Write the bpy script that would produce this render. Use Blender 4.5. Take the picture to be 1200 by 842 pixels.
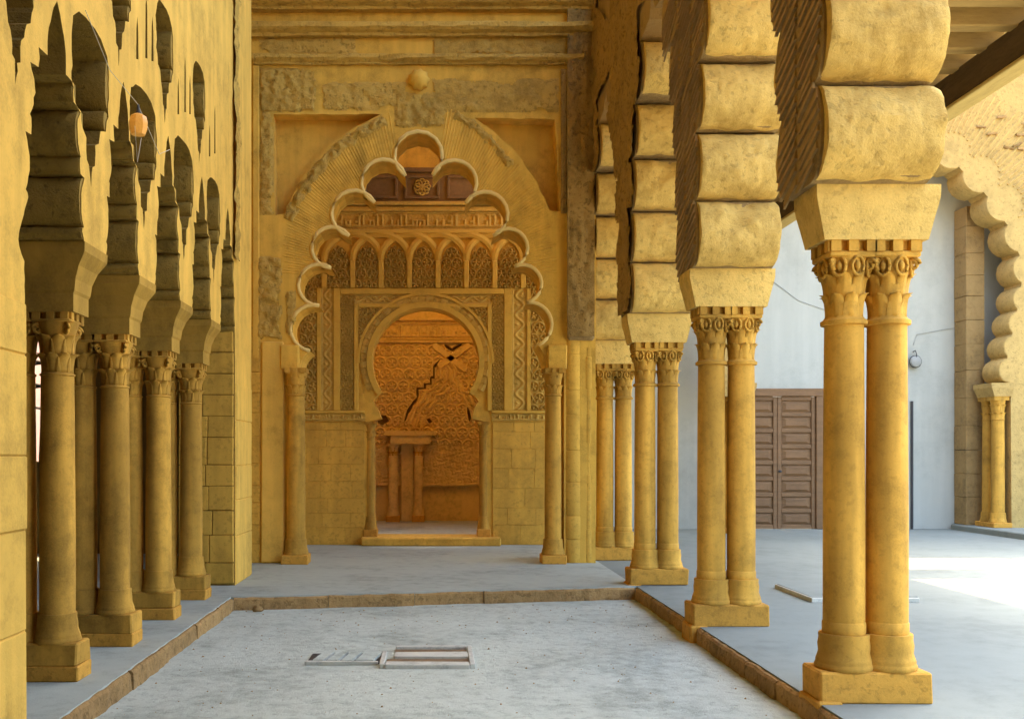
import bpy, bmesh, math, random
import numpy as np
from mathutils import Vector, noise
from mathutils.geometry import tessellate_polygon

random.seed(7)
RNG = np.random.default_rng(11)
for o in list(bpy.data.objects):
    bpy.data.objects.remove(o)
scene = bpy.context.scene
COL = scene.collection

# ------------------------------------------------------------------ camera
EYE = 1.6
F = 1167.0
VX, VY = 506.0, 533.0
cam_d = bpy.data.cameras.new('camera')
cam_d.sensor_width = 36.0
cam_d.lens = F / 1200 * 36
cam_d.shift_x = (600 - VX) / 1200
cam_d.shift_y = (VY - 421) / 1200
cam_d.clip_end = 3000
cam_d.clip_start = 0.05
cam = bpy.data.objects.new('camera', cam_d)
cam.location = (0, 0, EYE)
cam.rotation_euler = (math.radians(90), 0, 0)
COL.objects.link(cam)
scene.camera = cam

# ------------------------------------------------------------------ sky, sun, exposure
SUN_TRAVEL = Vector((0.0, -0.42, -1.0)).normalized()
elev = math.asin(-SUN_TRAVEL.z)
azim = math.atan2(-SUN_TRAVEL.x, -SUN_TRAVEL.y)
world = bpy.data.worlds.new('World')
scene.world = world
world.use_nodes = True
wn = world.node_tree
sky = wn.nodes.new('ShaderNodeTexSky')
sky.sky_type = 'NISHITA'
sky.sun_disc = False
sky.sun_elevation = elev
sky.sun_rotation = azim
sky.air_density = 1.0
sky.dust_density = 5.0
sky.ozone_density = 0.6
bg = wn.nodes['Background']
bg.inputs['Strength'].default_value = 0.15
wn.links.new(sky.outputs['Color'], bg.inputs['Color'])
sun_d = bpy.data.lights.new('sun', 'SUN')
sun_d.energy = 2.0
sun_d.angle = math.radians(0.5)
sun_d.color = (1.0, 0.70, 0.36)
sun = bpy.data.objects.new('sun', sun_d)
sun.rotation_euler = SUN_TRAVEL.to_track_quat('-Z', 'Y').to_euler()
sun.location = (4, 30, 40)
COL.objects.link(sun)
vs = scene.view_settings
vs.view_transform = 'Standard'
vs.look = 'None'
vs.gamma = 1.0
vs.use_curve_mapping = False
vs.exposure = 3.42
scene.cycles.max_bounces = 10
scene.cycles.diffuse_bounces = 8

# ------------------------------------------------------------------ materials
def material(name, base, dark=0.55, light=1.15, big=0.7, mid=6.0, fine=60.0, bump=0.35, bump_d=0.01,
             rough=0.9, pits=0.0, tint=None, stretch=(1, 1, 1), streak=0.0, vary=0.0, spec=0.25):
    m = bpy.data.materials.new(name)
    m.use_nodes = True
    nt = m.node_tree
    N, L = nt.nodes, nt.links
    b = N['Principled BSDF']
    b.inputs['Roughness'].default_value = rough
    b.inputs['Specular IOR Level'].default_value = spec
    geo = N.new('ShaderNodeNewGeometry')
    mp = N.new('ShaderNodeMapping')
    mp.inputs['Scale'].default_value = stretch
    L.new(geo.outputs['Position'], mp.inputs['Vector'])
    vec = mp.outputs['Vector']
    def noise_n(scale, detail, rough_=0.6):
        n = N.new('ShaderNodeTexNoise')
        n.inputs['Scale'].default_value = scale
        n.inputs['Detail'].default_value = detail
        n.inputs['Roughness'].default_value = rough_
        L.new(vec, n.inputs['Vector'])
        return n.outputs['Fac']
    def math_n(op, a, c):
        n = N.new('ShaderNodeMath')
        n.operation = op
        for i, v in enumerate((a, c)):
            if isinstance(v, (int, float)):
                n.inputs[i].default_value = v
            else:
                L.new(v, n.inputs[i])
        return n.outputs[0]
    n1 = noise_n(big, 6)
    n2 = noise_n(mid, 8, 0.65)
    n3 = noise_n(fine, 6, 0.7)
    s = math_n('ADD', math_n('MULTIPLY', n1, 0.45), math_n('ADD', math_n('MULTIPLY', n2, 0.35), math_n('MULTIPLY', n3, 0.2)))
    ramp = N.new('ShaderNodeValToRGB')
    ramp.color_ramp.elements[0].position = 0.33
    ramp.color_ramp.elements[1].position = 0.66
    t = tint or (1, 1, 1)
    ramp.color_ramp.elements[0].color = (base[0] * dark, base[1] * dark * t[1], base[2] * dark * t[2], 1)
    ramp.color_ramp.elements[1].color = (min(1, base[0] * light), min(1, base[1] * light), min(1, base[2] * light), 1)
    e = ramp.color_ramp.elements.new(0.5)
    e.color = (*base, 1)
    L.new(s, ramp.inputs['Fac'])
    col = ramp.outputs['Color']
    if streak:
        mp2 = N.new('ShaderNodeMapping')
        mp2.inputs['Scale'].default_value = (5, 5, 0.5)
        L.new(geo.outputs['Position'], mp2.inputs['Vector'])
        ns = N.new('ShaderNodeTexNoise')
        ns.inputs['Scale'].default_value = 1.0
        ns.inputs['Detail'].default_value = 7
        L.new(mp2.outputs['Vector'], ns.inputs['Vector'])
        r2 = N.new('ShaderNodeValToRGB')
        r2.color_ramp.elements[0].position = 0.42
        r2.color_ramp.elements[1].position = 0.62
        r2.color_ramp.elements[0].color = (1 - streak, 1 - streak, 1 - streak * 1.05, 1)
        r2.color_ramp.elements[1].color = (1, 1, 1, 1)
        L.new(ns.outputs['Fac'], r2.inputs['Fac'])
        mx = N.new('ShaderNodeMix')
        mx.data_type = 'RGBA'
        mx.blend_type = 'MULTIPLY'
        mx.inputs[0].default_value = 1.0
        L.new(col, mx.inputs[6])
        L.new(r2.outputs['Color'], mx.inputs[7])
        col = mx.outputs[2]
    h = math_n('ADD', math_n('MULTIPLY', n2, 0.9), math_n('MULTIPLY', n3, 0.5))
    if pits:
        v = noise_n(17, 3, 0.6)
        r3 = N.new('ShaderNodeValToRGB')
        r3.color_ramp.elements[0].position = 0.33
        r3.color_ramp.elements[1].position = 0.44
        r3.color_ramp.elements[0].color = (1 - pits, 1 - pits, 1 - pits, 1)
        r3.color_ramp.elements[1].color = (1, 1, 1, 1)
        ramp_in = math_n('ADD', v, math_n('MULTIPLY', math_n('SUBTRACT', n1, 0.5), -0.35))
        L.new(ramp_in, r3.inputs['Fac'])
        mx = N.new('ShaderNodeMix')
        mx.data_type = 'RGBA'
        mx.blend_type = 'MULTIPLY'
        mx.inputs[0].default_value = 1.0
        L.new(col, mx.inputs[6])
        L.new(r3.outputs['Color'], mx.inputs[7])
        col = mx.outputs[2]
        h = math_n('ADD', h, math_n('MULTIPLY', r3.outputs['Color'], 0.7))
    oi = N.new('ShaderNodeObjectInfo')
    vr_ = math_n('ADD', math_n('MULTIPLY', oi.outputs['Random'], vary), 1 - vary * 0.55)
    vm = N.new('ShaderNodeVectorMath')
    vm.operation = 'SCALE'
    L.new(col, vm.inputs[0])
    L.new(vr_, vm.inputs['Scale'])
    L.new(vm.outputs[0], b.inputs['Base Color'])
    bp = N.new('ShaderNodeBump')
    bp.inputs['Strength'].default_value = bump
    bp.inputs['Distance'].default_value = bump_d
    L.new(h, bp.inputs['Height'])
    L.new(bp.outputs['Normal'], b.inputs['Normal'])
    return m

GOLD = (0.56, 0.36, 0.075)
M = {}
M['column'] = material('column_stone', (0.63, 0.345, 0.052), dark=0.48, light=1.18, big=1.6, mid=7, fine=80, bump=0.3, streak=0.38, pits=0.15, vary=0.2)
M['plinth'] = material('plinth_stone', (0.55, 0.285, 0.042), dark=0.5, light=1.15, big=2.5, mid=14, bump=0.6, pits=0.25, vary=0.2)
M['roll'] = material('roll_stone', (0.68, 0.46, 0.125), dark=0.6, light=1.15, big=1.8, mid=9, bump=0.7, bump_d=0.02, pits=0.22, tint=(1, 0.93, 0.75), vary=0.16, streak=0.12)
M['rollroom2'] = material('hall_impost_stone', (0.44, 0.26, 0.042), dark=0.55, light=1.15, big=2.2, mid=9, bump=0.5, streak=0.2)  # hall impost stone, its shade put into the colour
M['pavilion'] = material('pavilion_stone', (0.48, 0.33, 0.11), dark=0.6, light=1.15, big=1.8, mid=9, bump=0.7, bump_d=0.02, pits=0.25, vary=0.15)
M['rollroom'] = material('hall_roll_stone', (0.30, 0.19, 0.035), dark=0.45, light=1.2, big=2.2, mid=9, bump=0.7, bump_d=0.02, pits=0.3)  # hall-side rolls and reveals, darkened to stand for their shade
M['plaster'] = material('gold_plaster', (0.75, 0.46, 0.085), dark=0.56, light=1.14, big=0.8, mid=5, fine=45, bump=0.45, bump_d=0.012, streak=0.16)
M['archface'] = material('arch_plaster', (0.72, 0.43, 0.068), dark=0.5, light=1.14, big=1.1, mid=6, bump=0.5, bump_d=0.012, streak=0.15)
M['rough'] = material('rough_plaster', (0.58, 0.365, 0.075), dark=0.5, light=1.15, big=2.0, mid=11, bump=1.0, bump_d=0.04, pits=0.3)
M['darkrough'] = material('weathered_brown_stucco', (0.36, 0.225, 0.065), dark=0.4, light=1.2, big=2.0, mid=11, bump=1.0, bump_d=0.04, pits=0.35)  # rough stucco browned further, the upper right corner's shade in its colour
M['shadeface'] = material('scored_plaster', (0.33, 0.22, 0.085), dark=0.5, light=1.2, big=2.0, mid=12, bump=0.9, bump_d=0.03)  # same stone browned, standing for the shade on the portico face
M['slat'] = material('scored_slip', (0.36, 0.235, 0.095), dark=0.55, light=1.25, big=2.5, mid=16, bump=0.7, bump_d=0.01)  # slips browned like the face, with its shade in the colour
M['ashlar'] = material('ashlar_stone', (0.66, 0.385, 0.06), dark=0.62, light=1.15, big=1.2, mid=7, bump=0.5, pits=0.2, streak=0.15, vary=0.12)
M['carved'] = material('carved_stucco', (0.56, 0.36, 0.075), dark=0.5, light=1.2, big=1.6, mid=20, bump=0.5)
M['fillet'] = material('stucco_fillet', (0.62, 0.38, 0.06), dark=0.7, light=1.1, big=1.5, mid=10, bump=0.35)
M['rim'] = material('pale_new_plaster', (0.78, 0.57, 0.20), dark=0.75, light=1.08, big=1.5, mid=10, bump=0.3)
M['oratory'] = material('oratory_stucco', (0.66, 0.49, 0.20), dark=0.6, light=1.12, big=1.5, mid=12, bump=0.4)
M['darkpanel'] = material('painted_wood_panel', (0.20, 0.12, 0.05), dark=0.6, light=1.3, big=3, mid=16, bump=0.4)
M['floor'] = material('portico_concrete', (0.47, 0.52, 0.45), dark=0.42, light=1.15, big=0.9, mid=7, fine=90, bump=1.0, bump_d=0.02, rough=0.95, tint=(1, 0.99, 0.95), pits=0.18)
M['court'] = material('courtyard_concrete', (0.20, 0.226, 0.198), dark=0.7, light=1.1, big=0.6, mid=5, fine=60, bump=0.35, bump_d=0.006, rough=0.9, streak=0.0)
M['pave'] = material('portico_paving', (0.36, 0.40, 0.345), dark=0.58, light=1.12, big=0.9, mid=6, fine=60, bump=0.5, bump_d=0.01)
M['kerb'] = material('kerb_stone', (0.36, 0.22, 0.08), dark=0.4, light=1.25, big=3, mid=16, bump=1.0, bump_d=0.02, pits=0.3, vary=0.3)
M['white'] = material('white_plaster', (0.44, 0.45, 0.385), dark=0.78, light=1.05, big=0.5, mid=3, fine=40, bump=0.25, streak=0.06)
M['door'] = material('door_wood', (0.19, 0.105, 0.045), dark=0.6, light=1.3, big=2, mid=10, fine=60, bump=0.35, stretch=(1, 1, 6), rough=0.6)
M['timber'] = material('dark_timber', (0.10, 0.065, 0.03), dark=0.55, light=1.4, big=2, mid=10, fine=50, bump=0.5, stretch=(3, 0.6, 3))
M['joist'] = material('eave_joist_wood', (0.34, 0.22, 0.07), dark=0.6, light=1.2, big=2, mid=10, bump=0.4, stretch=(0.5, 3, 3))
M['deck'] = material('eave_board_wood', (0.50, 0.36, 0.12), dark=0.7, light=1.15, big=2, mid=10, bump=0.4, stretch=(3, 0.6, 3))
M['roof'] = material('roof_boards', (0.16, 0.10, 0.04), dark=0.6, light=1.3, bump=0.4)
M['metal'] = material('dark_iron', (0.05, 0.05, 0.05), dark=0.7, light=1.3, bump=0.2, rough=0.55)
M['greymetal'] = material('grey_enamel', (0.30, 0.31, 0.28), dark=0.8, light=1.1, bump=0.1, rough=0.5)
M['string'] = material('pale_string', (0.62, 0.55, 0.38), bump=0.1)
M['grate'] = material('grate_stone', (0.50, 0.50, 0.42), dark=0.5, light=1.1, big=4, mid=20, bump=0.7)
M['rust'] = material('rusty_drain', (0.20, 0.13, 0.065), dark=0.5, light=1.3, big=5, mid=25, bump=0.6)
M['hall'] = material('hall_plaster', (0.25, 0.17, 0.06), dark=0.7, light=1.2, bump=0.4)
M['pink'] = material('pink_render', (0.55, 0.36, 0.27), dark=0.8, light=1.1, bump=0.3)  # stands for pinkish sky in the hall window
M['outdoor'] = material('outer_ground', (0.30, 0.25, 0.16), dark=0.7, light=1.2, bump=0.5)

def glow_material():
    m = bpy.data.materials.new('amber_lamp_glass')
    m.use_nodes = True
    nt = m.node_tree
    b = nt.nodes['Principled BSDF']
    n = nt.nodes.new('ShaderNodeTexNoise')
    n.inputs['Scale'].default_value = 9
    r = nt.nodes.new('ShaderNodeValToRGB')
    r.color_ramp.elements[0].color = (0.60, 0.24, 0.03, 1)
    r.color_ramp.elements[1].color = (0.80, 0.40, 0.07, 1)
    nt.links.new(n.outputs['Fac'], r.inputs['Fac'])
    nt.links.new(r.outputs['Color'], b.inputs['Base Color'])
    nt.links.new(r.outputs['Color'], b.inputs['Emission Color'])
    b.inputs['Emission Strength'].default_value = 0.03
    b.inputs['Roughness'].default_value = 0.4
    return m
M['glow'] = glow_material()

# ------------------------------------------------------------------ builders
class MB:
    def __init__(s):
        s.v, s.f = [], []
    def add(s, vs_, fs):
        k = len(s.v)
        s.v += [tuple(p) for p in vs_]
        s.f += [tuple(i + k for i in f) for f in fs]
        return s
    def box(s, x0, x1, y0, y1, z0, z1, top=0.0, jit=0.0):
        """box with optional taper (top inset) and corner jitter"""
        j = lambda: random.uniform(-jit, jit) if jit else 0.0
        p = []
        for z, t in ((z0, 0), (z1, top)):
            p += [(x0 + t + j(), y0 + t + j(), z + j()), (x1 - t + j(), y0 + t + j(), z + j()),
                  (x1 - t + j(), y1 - t + j(), z + j()), (x0 + t + j(), y1 - t + j(), z + j())]
        return s.add(p, [(3, 2, 1, 0), (4, 5, 6, 7), (0, 1, 5, 4), (1, 2, 6, 5), (2, 3, 7, 6), (3, 0, 4, 7)])
    def cbox(s, x0, x1, y0, y1, z0, z1, c=0.01, jit=0.0):
        """box with chamfered edges (24 corner verts -> bevelled look), slightly uneven"""
        bm = bmesh.new()
        mb = MB().box(x0, x1, y0, y1, z0, z1, jit=jit)
        vs_ = [bm.verts.new(p) for p in mb.v]
        for f in mb.f:
            bm.faces.new([vs_[i] for i in f])
        c = min(c, (x1 - x0) * 0.3, (y1 - y0) * 0.3, (z1 - z0) * 0.3)
        bmesh.ops.bevel(bm, geom=list(bm.edges), offset=c, segments=1, profile=0.5, affect='EDGES')
        bm.verts.index_update()
        s.add([v.co for v in bm.verts], [[v.index for v in f.verts] for f in bm.faces])
        bm.free()
        return s
    def lathe(s, prof, cx=0, cy=0, n=24, cap=True, wob=0.0):
        k = len(s.v)
        for r, z in prof:
            for i in range(n):
                a = 2 * math.pi * i / n
                rr = r * (1 + (wob * noise.noise((math.cos(a) * 2 + cx, math.sin(a) * 2 + cy, z * 3)) if wob else 0))
                s.v.append((cx + rr * math.cos(a), cy + rr * math.sin(a), z))
        m = len(prof)
        for j in range(m - 1):
            for i in range(n):
                a, b = k + j * n + i, k + j * n + (i + 1) % n
                s.f.append((a, b, b + n, a + n))
        if cap:
            s.f.append(tuple(k + i for i in range(n))[::-1])
            s.f.append(tuple(k + (m - 1) * n + i for i in range(n)))
        return s
    def tube(s, pts, r, n=6):
        k = len(s.v)
        P = [Vector(p) for p in pts]
        for i, p in enumerate(P):
            d = (P[min(i + 1, len(P) - 1)] - P[max(i - 1, 0)]).normalized()
            up = Vector((0, 0, 1)) if abs(d.z) < 0.9 else Vector((1, 0, 0))
            u = d.cross(up).normalized()
            w = d.cross(u)
            for q in range(n):
                a = 2 * math.pi * q / n
                s.v.append(tuple(p + (u * math.cos(a) + w * math.sin(a)) * r))
        for i in range(len(P) - 1):
            for q in range(n):
                a, b = k + i * n + q, k + i * n + (q + 1) % n
                s.f.append((a, b, b + n, a + n))
        s.f.append(tuple(k + q for q in range(n))[::-1])
        s.f.append(tuple(k + (len(P) - 1) * n + q for q in range(n)))
        return s
    def plate(s, loops, axis, a0, a1):
        """extrude a 2D polygon with holes; axis 'x': loops are (y,z); axis 'y': loops are (x,z); axis 'z': (x,y)"""
        def P(u, w, a):
            return {'x': (a, u, w), 'y': (u, a, w), 'z': (u, w, a)}[axis]
        vec = [[Vector((u, w, 0)) for u, w in lp] for lp in loops]
        tris = tessellate_polygon(vec)
        flat = [p for lp in loops for p in lp]
        n = len(flat)
        k = len(s.v)
        s.v += [P(u, w, a0) for u, w in flat] + [P(u, w, a1) for u, w in flat]
        for t in tris:
            s.f.append(tuple(k + i for i in t))
            s.f.append(tuple(k + n + i for i in reversed(t)))
        o = k
        for lp in loops:
            m = len(lp)
            for i in range(m):
                j = (i + 1) % m
                s.f.append((o + i, o + j, o + j + n, o + i + n))
            o += m
        return s
    def mesh(s, name, mat, smooth=False):
        me = bpy.data.meshes.new(name)
        me.from_pydata(s.v, [], s.f)
        bm = bmesh.new()
        bm.from_mesh(me)
        bmesh.ops.recalc_face_normals(bm, faces=bm.faces)
        bm.to_mesh(me)
        bm.free()
        if smooth:
            me.shade_smooth()
            if smooth != 'all':
                me.set_sharp_from_angle(angle=math.radians(40))
        me.materials.append(M[mat])
        return me
    def build(s, name, mat, parent=None, smooth=False):
        return link(name, s.mesh(name, mat, smooth), parent)

def link(name, me, parent=None, loc=None):
    o = bpy.data.objects.new(name, me)
    COL.objects.link(o)
    if parent is not None:
        o.parent = parent
    if loc is not None:
        o.location = loc
    return o

def thing(name, label, cat, loc=(0, 0, 0), group=None):
    o = bpy.data.objects.new(name, None)
    o.empty_display_size = 0.1
    COL.objects.link(o)
    o.location = loc
    return tag(o, label, cat, group)

def tag(o, label, cat, group=None):
    o['label'] = label
    o['category'] = cat
    if group:
        o['group'] = group
    return o

def structure(o):
    o['kind'] = 'structure'
    return o

def copy_tree(o, parent=None):
    c = o.copy()
    COL.objects.link(c)
    if parent is not None:
        c.parent = parent
    for ch in [q for q in bpy.data.objects if q.parent == o]:
        copy_tree(ch, c)
    return c

def px(x, y, d):
    """photo pixel -> (X, Z) on the plane at depth d"""
    s = F / d
    return ((x - VX) / s, EYE + (VY - y) / s)

def jitter(loop, a):
    return [(u + random.uniform(-a, a), w + random.uniform(-a, a)) for u, w in loop]

def subdiv(loop, step, a=0.0, closed=True):
    """add points along a polyline and roughen the outline"""
    out = []
    m = len(loop)
    for i in range(m if closed else m - 1):
        p, q = loop[i], loop[(i + 1) % m]
        L = math.hypot(q[0] - p[0], q[1] - p[1])
        k = max(1, int(L / step))
        for t in range(k):
            f = t / k
            j = (random.uniform(-a, a), random.uniform(-a, a)) if t else (0, 0)
            out.append((p[0] + (q[0] - p[0]) * f + j[0], p[1] + (q[1] - p[1]) * f + j[1]))
    if not closed:
        out.append(loop[-1])
    return out

def arc3(a, m, b, n=9):
    """circular arc a -> m -> b"""
    ax, ay = a; bx, by = m; cx, cy = b
    d = 2 * (ax * (by - cy) + bx * (cy - ay) + cx * (ay - by))
    ux = ((ax**2 + ay**2) * (by - cy) + (bx**2 + by**2) * (cy - ay) + (cx**2 + cy**2) * (ay - by)) / d
    uy = ((ax**2 + ay**2) * (cx - bx) + (bx**2 + by**2) * (ax - cx) + (cx**2 + cy**2) * (bx - ax)) / d
    r = math.hypot(ax - ux, ay - uy)
    t0, t1, t2 = (math.atan2(p[1] - uy, p[0] - ux) for p in (a, m, b))
    def fwd(x, y):
        return (y - x) % (2 * math.pi)
    if fwd(t0, t1) <= fwd(t0, t2):
        sweep = fwd(t0, t2)
    else:
        sweep = -fwd(t2, t0)
    return [(ux + r * math.cos(t0 + sweep * i / n), uy + r * math.sin(t0 + sweep * i / n)) for i in range(n + 1)]

def lerp_tab(tab, z):
    for (a, b), (c, d) in zip(tab, tab[1:]):
        if z <= c:
            return b + (d - b) * max(0, (z - a)) / (c - a)
    return tab[-1][1]

# relief: a height field standing out of a wall that faces -Y
def relief(name, mat, parent, x0, x1, z0, z1, y, fn, step=0.012, amp=0.025, inside=None, kind=None):
    nx = max(2, int((x1 - x0) / step)); nz = max(2, int((z1 - z0) / step))
    U, W = np.meshgrid(np.linspace(x0, x1, nx + 1), np.linspace(z0, z1, nz + 1))
    H = fn(U, W)
    Y = y - amp * H
    verts = np.stack([U.ravel(), Y.ravel(), W.ravel()], 1)
    idx = np.arange((nx + 1) * (nz + 1)).reshape(nz + 1, nx + 1)
    q = np.stack([idx[:-1, :-1], idx[:-1, 1:], idx[1:, 1:], idx[1:, :-1]], -1).reshape(-1, 4)
    if inside is not None:
        cu = verts[q].mean(1)
        q = q[inside(cu[:, 0], cu[:, 2])]
        used = np.unique(q)
        remap = -np.ones(len(verts), int); remap[used] = np.arange(len(used))
        verts = verts[used]; q = remap[q]
    me = bpy.data.meshes.new(name)
    me.from_pydata(verts.tolist(), [], q.tolist())
    me.materials.append(M[mat])
    me.shade_smooth()
    o = link(name, me, parent)
    if kind:
        o['kind'] = kind
    return o

def arabesque(freq=42.0, ph=0.0):
    def f(u, w):
        a = np.sin(freq * u + 1.9 * np.sin(freq * 0.55 * w + ph)) * np.sin(freq * w + 1.9 * np.sin(freq * 0.55 * u + ph * 1.7))
        b = np.sin(freq * 0.5 * (u + w) + 2.2 * np.sin(freq * 0.4 * (u - w) + ph))
        h = a + 0.6 * b
        return 1 / (1 + np.exp(-9 * (h + 0.1)))
    return f

def palmettes(size=0.14, ph=0.0):
    """rows of staggered fan-shaped leaves with veins, in rings of stem"""
    def f(u, w):
        row = np.floor(w / size)
        uu = u / size + 0.5 * np.mod(row, 2) + ph
        p = np.mod(uu, 1.0) - 0.5
        q = np.mod(w / size, 1.0) - 0.42
        r = np.hypot(p, q)
        th = np.arctan2(p, q)
        rim = np.exp(-((r - 0.45) / 0.06) ** 2)
        fan = (r < 0.36 * (1 - 0.25 * np.abs(np.sin(2.5 * th)))) * (0.55 + 0.45 * np.cos(5 * th)) 
        bud = np.exp(-((p / 0.07) ** 2 + ((q + 0.02) / 0.2) ** 2))
        return np.clip(np.maximum(np.maximum(rim, fan), bud), 0, 1)
    return f

def vine(freq=30.0, along='u'):
    def f(u, w):
        if along == 'w':
            u, w = w, u
        c = (w - w.min()) / (w.max() - w.min()) - 0.5
        wave = np.sin(freq * u) * 0.28
        stem = np.exp(-((c - wave) / 0.10) ** 2)
        ph = freq * u
        leaf = np.exp(-(((np.mod(ph, np.pi) - np.pi / 2) / 0.7) ** 2)) * np.exp(-((c + np.sign(np.sin(ph)) * 0.18) / 0.14) ** 2)
        leaf *= 0.75 + 0.25 * np.sin(freq * 6 * (u + c * 0.1))
        edge = (np.abs(c) > 0.42) * 0.9
        return np.maximum(np.maximum(stem, leaf), edge)
    return f

def kufic(x0, x1, z0, z1, seed=3, unit=0.055):
    """upright angular letters with tall stems, looped bodies and leafy ends on a base line"""
    r = random.Random(seed)
    strokes = []
    H = z1 - z0
    x = x0 + unit
    while x < x1 - unit:
        k = r.choice('AALMHBTK')
        t = unit * 0.32
        base = z0 + 0.18 * H
        if k in 'AL':
            strokes.append((x, base, x + t, z1 - 0.12 * H))
            strokes.append((x - t, z1 - 0.22 * H, x + t, z1 - 0.12 * H))
            if k == 'L':
                strokes.append((x, base, x + unit, base + t))
            x += unit * (0.75 if k == 'A' else 1.0)
        elif k in 'MH':
            strokes.append((x, base, x + unit * 0.9, base + t))
            strokes.append((x, base + 0.28 * H, x + unit * 0.9, base + 0.28 * H + t))
            strokes.append((x, base, x + t, base + 0.3 * H))
            strokes.append((x + unit * 0.9 - t, base, x + unit * 0.9, base + 0.33 * H))
            x += unit * 1.1
        elif k == 'K':
            strokes.append((x, base, x + unit * 1.2, base + t))
            strokes.append((x + unit * 0.4, base + 0.22 * H, x + unit * 1.2, base + 0.22 * H + t))
            strokes.append((x + unit * 1.2 - t, base, x + unit * 1.2, z1 - 0.2 * H))
            x += unit * 1.5
        else:
            strokes.append((x, base, x + unit * 0.9, base + t))
            strokes.append((x + unit * 0.6, base, x + unit * 0.6 + t, base + 0.4 * H))
            x += unit * 1.0
    strokes.append((x0, z0 + 0.18 * H, x1, z0 + 0.18 * H + unit * 0.25))
    strokes += [(x0, z0, x1, z0 + 0.07 * H), (x0, z1 - 0.07 * H, x1, z1)]
    def f(u, w):
        h = 0.15 * arabesque(60)(u, w)
        for a, b, c, d in strokes:
            h = np.where((u >= a) & (u <= c) & (w >= b) & (w <= d), 1.0, h)
        return h
    return f

def rough_fn(sc=9.0, seed=0.0):
    def f(u, w):
        out = np.zeros(u.shape)
        it = np.nditer([u, w, out], op_flags=[['readonly'], ['readonly'], ['writeonly']])
        for a, b, c in it:
            n = noise.fractal((float(a) * sc + seed, float(b) * sc, seed), 0.9, 2.1, 5)
            c[...] = 0.5 + 0.6 * n
        return np.clip(out, 0, 1.3)
    return f

# ------------------------------------------------------------------ the ground, platforms, kerbs
ZL = -0.15
g = MB().box(-900, 900, -900, 900, ZL - 0.4, ZL - 0.02).build('ground', 'outdoor'); structure(g)
pf = MB()
nx, ny = 46, 90
for j in range(ny + 1):
    for i in range(nx + 1):
        x, y = -2.6 + 5.6 * i / nx, -6 + 19 * j / ny
        pf.v.append((x, y, ZL + 0.010 * noise.fractal((x * 1.3, y * 1.3, 0), 1.0, 2.0, 4)))
for j in range(ny):
    for i in range(nx):
        a = j * (nx + 1) + i
        pf.f.append((a, a + 1, a + nx + 2, a + nx + 1))
structure(pf.build('portico_floor', 'floor', smooth='all'))
XKL, XKR = -2.27, 2.50
YKL, YKR = 11.25, 12.15
XSEAM = XKR
pavement_loop = [(-9, -6), (XKL, -6), (XKL, YKL), (XKR, YKR), (XKR, 30), (-9, 30)]
pv = MB().plate([pavement_loop], 'z', ZL - 0.05, 0.0).build('pavement', 'pave')
structure(pv)
structure(MB().box(XSEAM + 0.002, 40, -6, 30, ZL - 0.05, -0.001).build('courtyard_paving', 'court'))
def kerb_run(p, q, n, name='kerb_stone'):
    d = Vector((q[0] - p[0], q[1] - p[1], 0)); L = d.length; d.normalize()
    nrm = Vector((d.y, -d.x, 0))
    t = 0.0
    while t < L - 0.05:
        ln = min(random.uniform(0.55, 1.1), L - t)
        a = Vector((p[0], p[1], 0)) + d * (t + 0.004); b = Vector((p[0], p[1], 0)) + d * (t + ln - 0.004)
        th = random.uniform(0.022, 0.045)
        k = max(2, int(ln / 0.09))
        mb = MB()
        for i in range(k + 1):
            c = a.lerp(b, i / k)
            o1 = th + random.uniform(-0.008, 0.008); o2 = th + random.uniform(-0.006, 0.014)
            zt = -0.006 + random.uniform(-0.012, 0.0)
            mb.v += [tuple(c - nrm * n * 0.02 + Vector((0, 0, ZL - 0.04))), tuple(c + nrm * n * o2 + Vector((0, 0, ZL - 0.04))),
                     tuple(c + nrm * n * o1 + Vector((0, 0, zt - 0.02))), tuple(c + nrm * n * (o1 - 0.018) + Vector((0, 0, zt))), tuple(c - nrm * n * 0.02 + Vector((0, 0, zt)))]
        for i in range(k):
            for e in range(5):
                m0, m1 = i * 5 + e, i * 5 + (e + 1) % 5
                mb.f.append((m0, m1, m1 + 5, m0 + 5))
        mb.f += [(0, 1, 2, 3, 4), tuple(k * 5 + e for e in (4, 3, 2, 1, 0))]
        mb.build(name, 'kerb', pv)
        t += ln
kerb_run((XKL, 2.0), (XKL, YKL - 0.03), 1)
kerb_run((XKL + 0.03, YKL), (XKR - 0.03, YKR), 1)
kerb_run((XKR, YKR - 0.05), (XKR, 2.0), 1)
# raised far platform beside the pavilion columns
fp = MB().cbox(11.2, 16, 8, 21.5, -0.04, 0.12, c=0.02).build('far_platform', 'court'); structure(fp)

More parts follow.
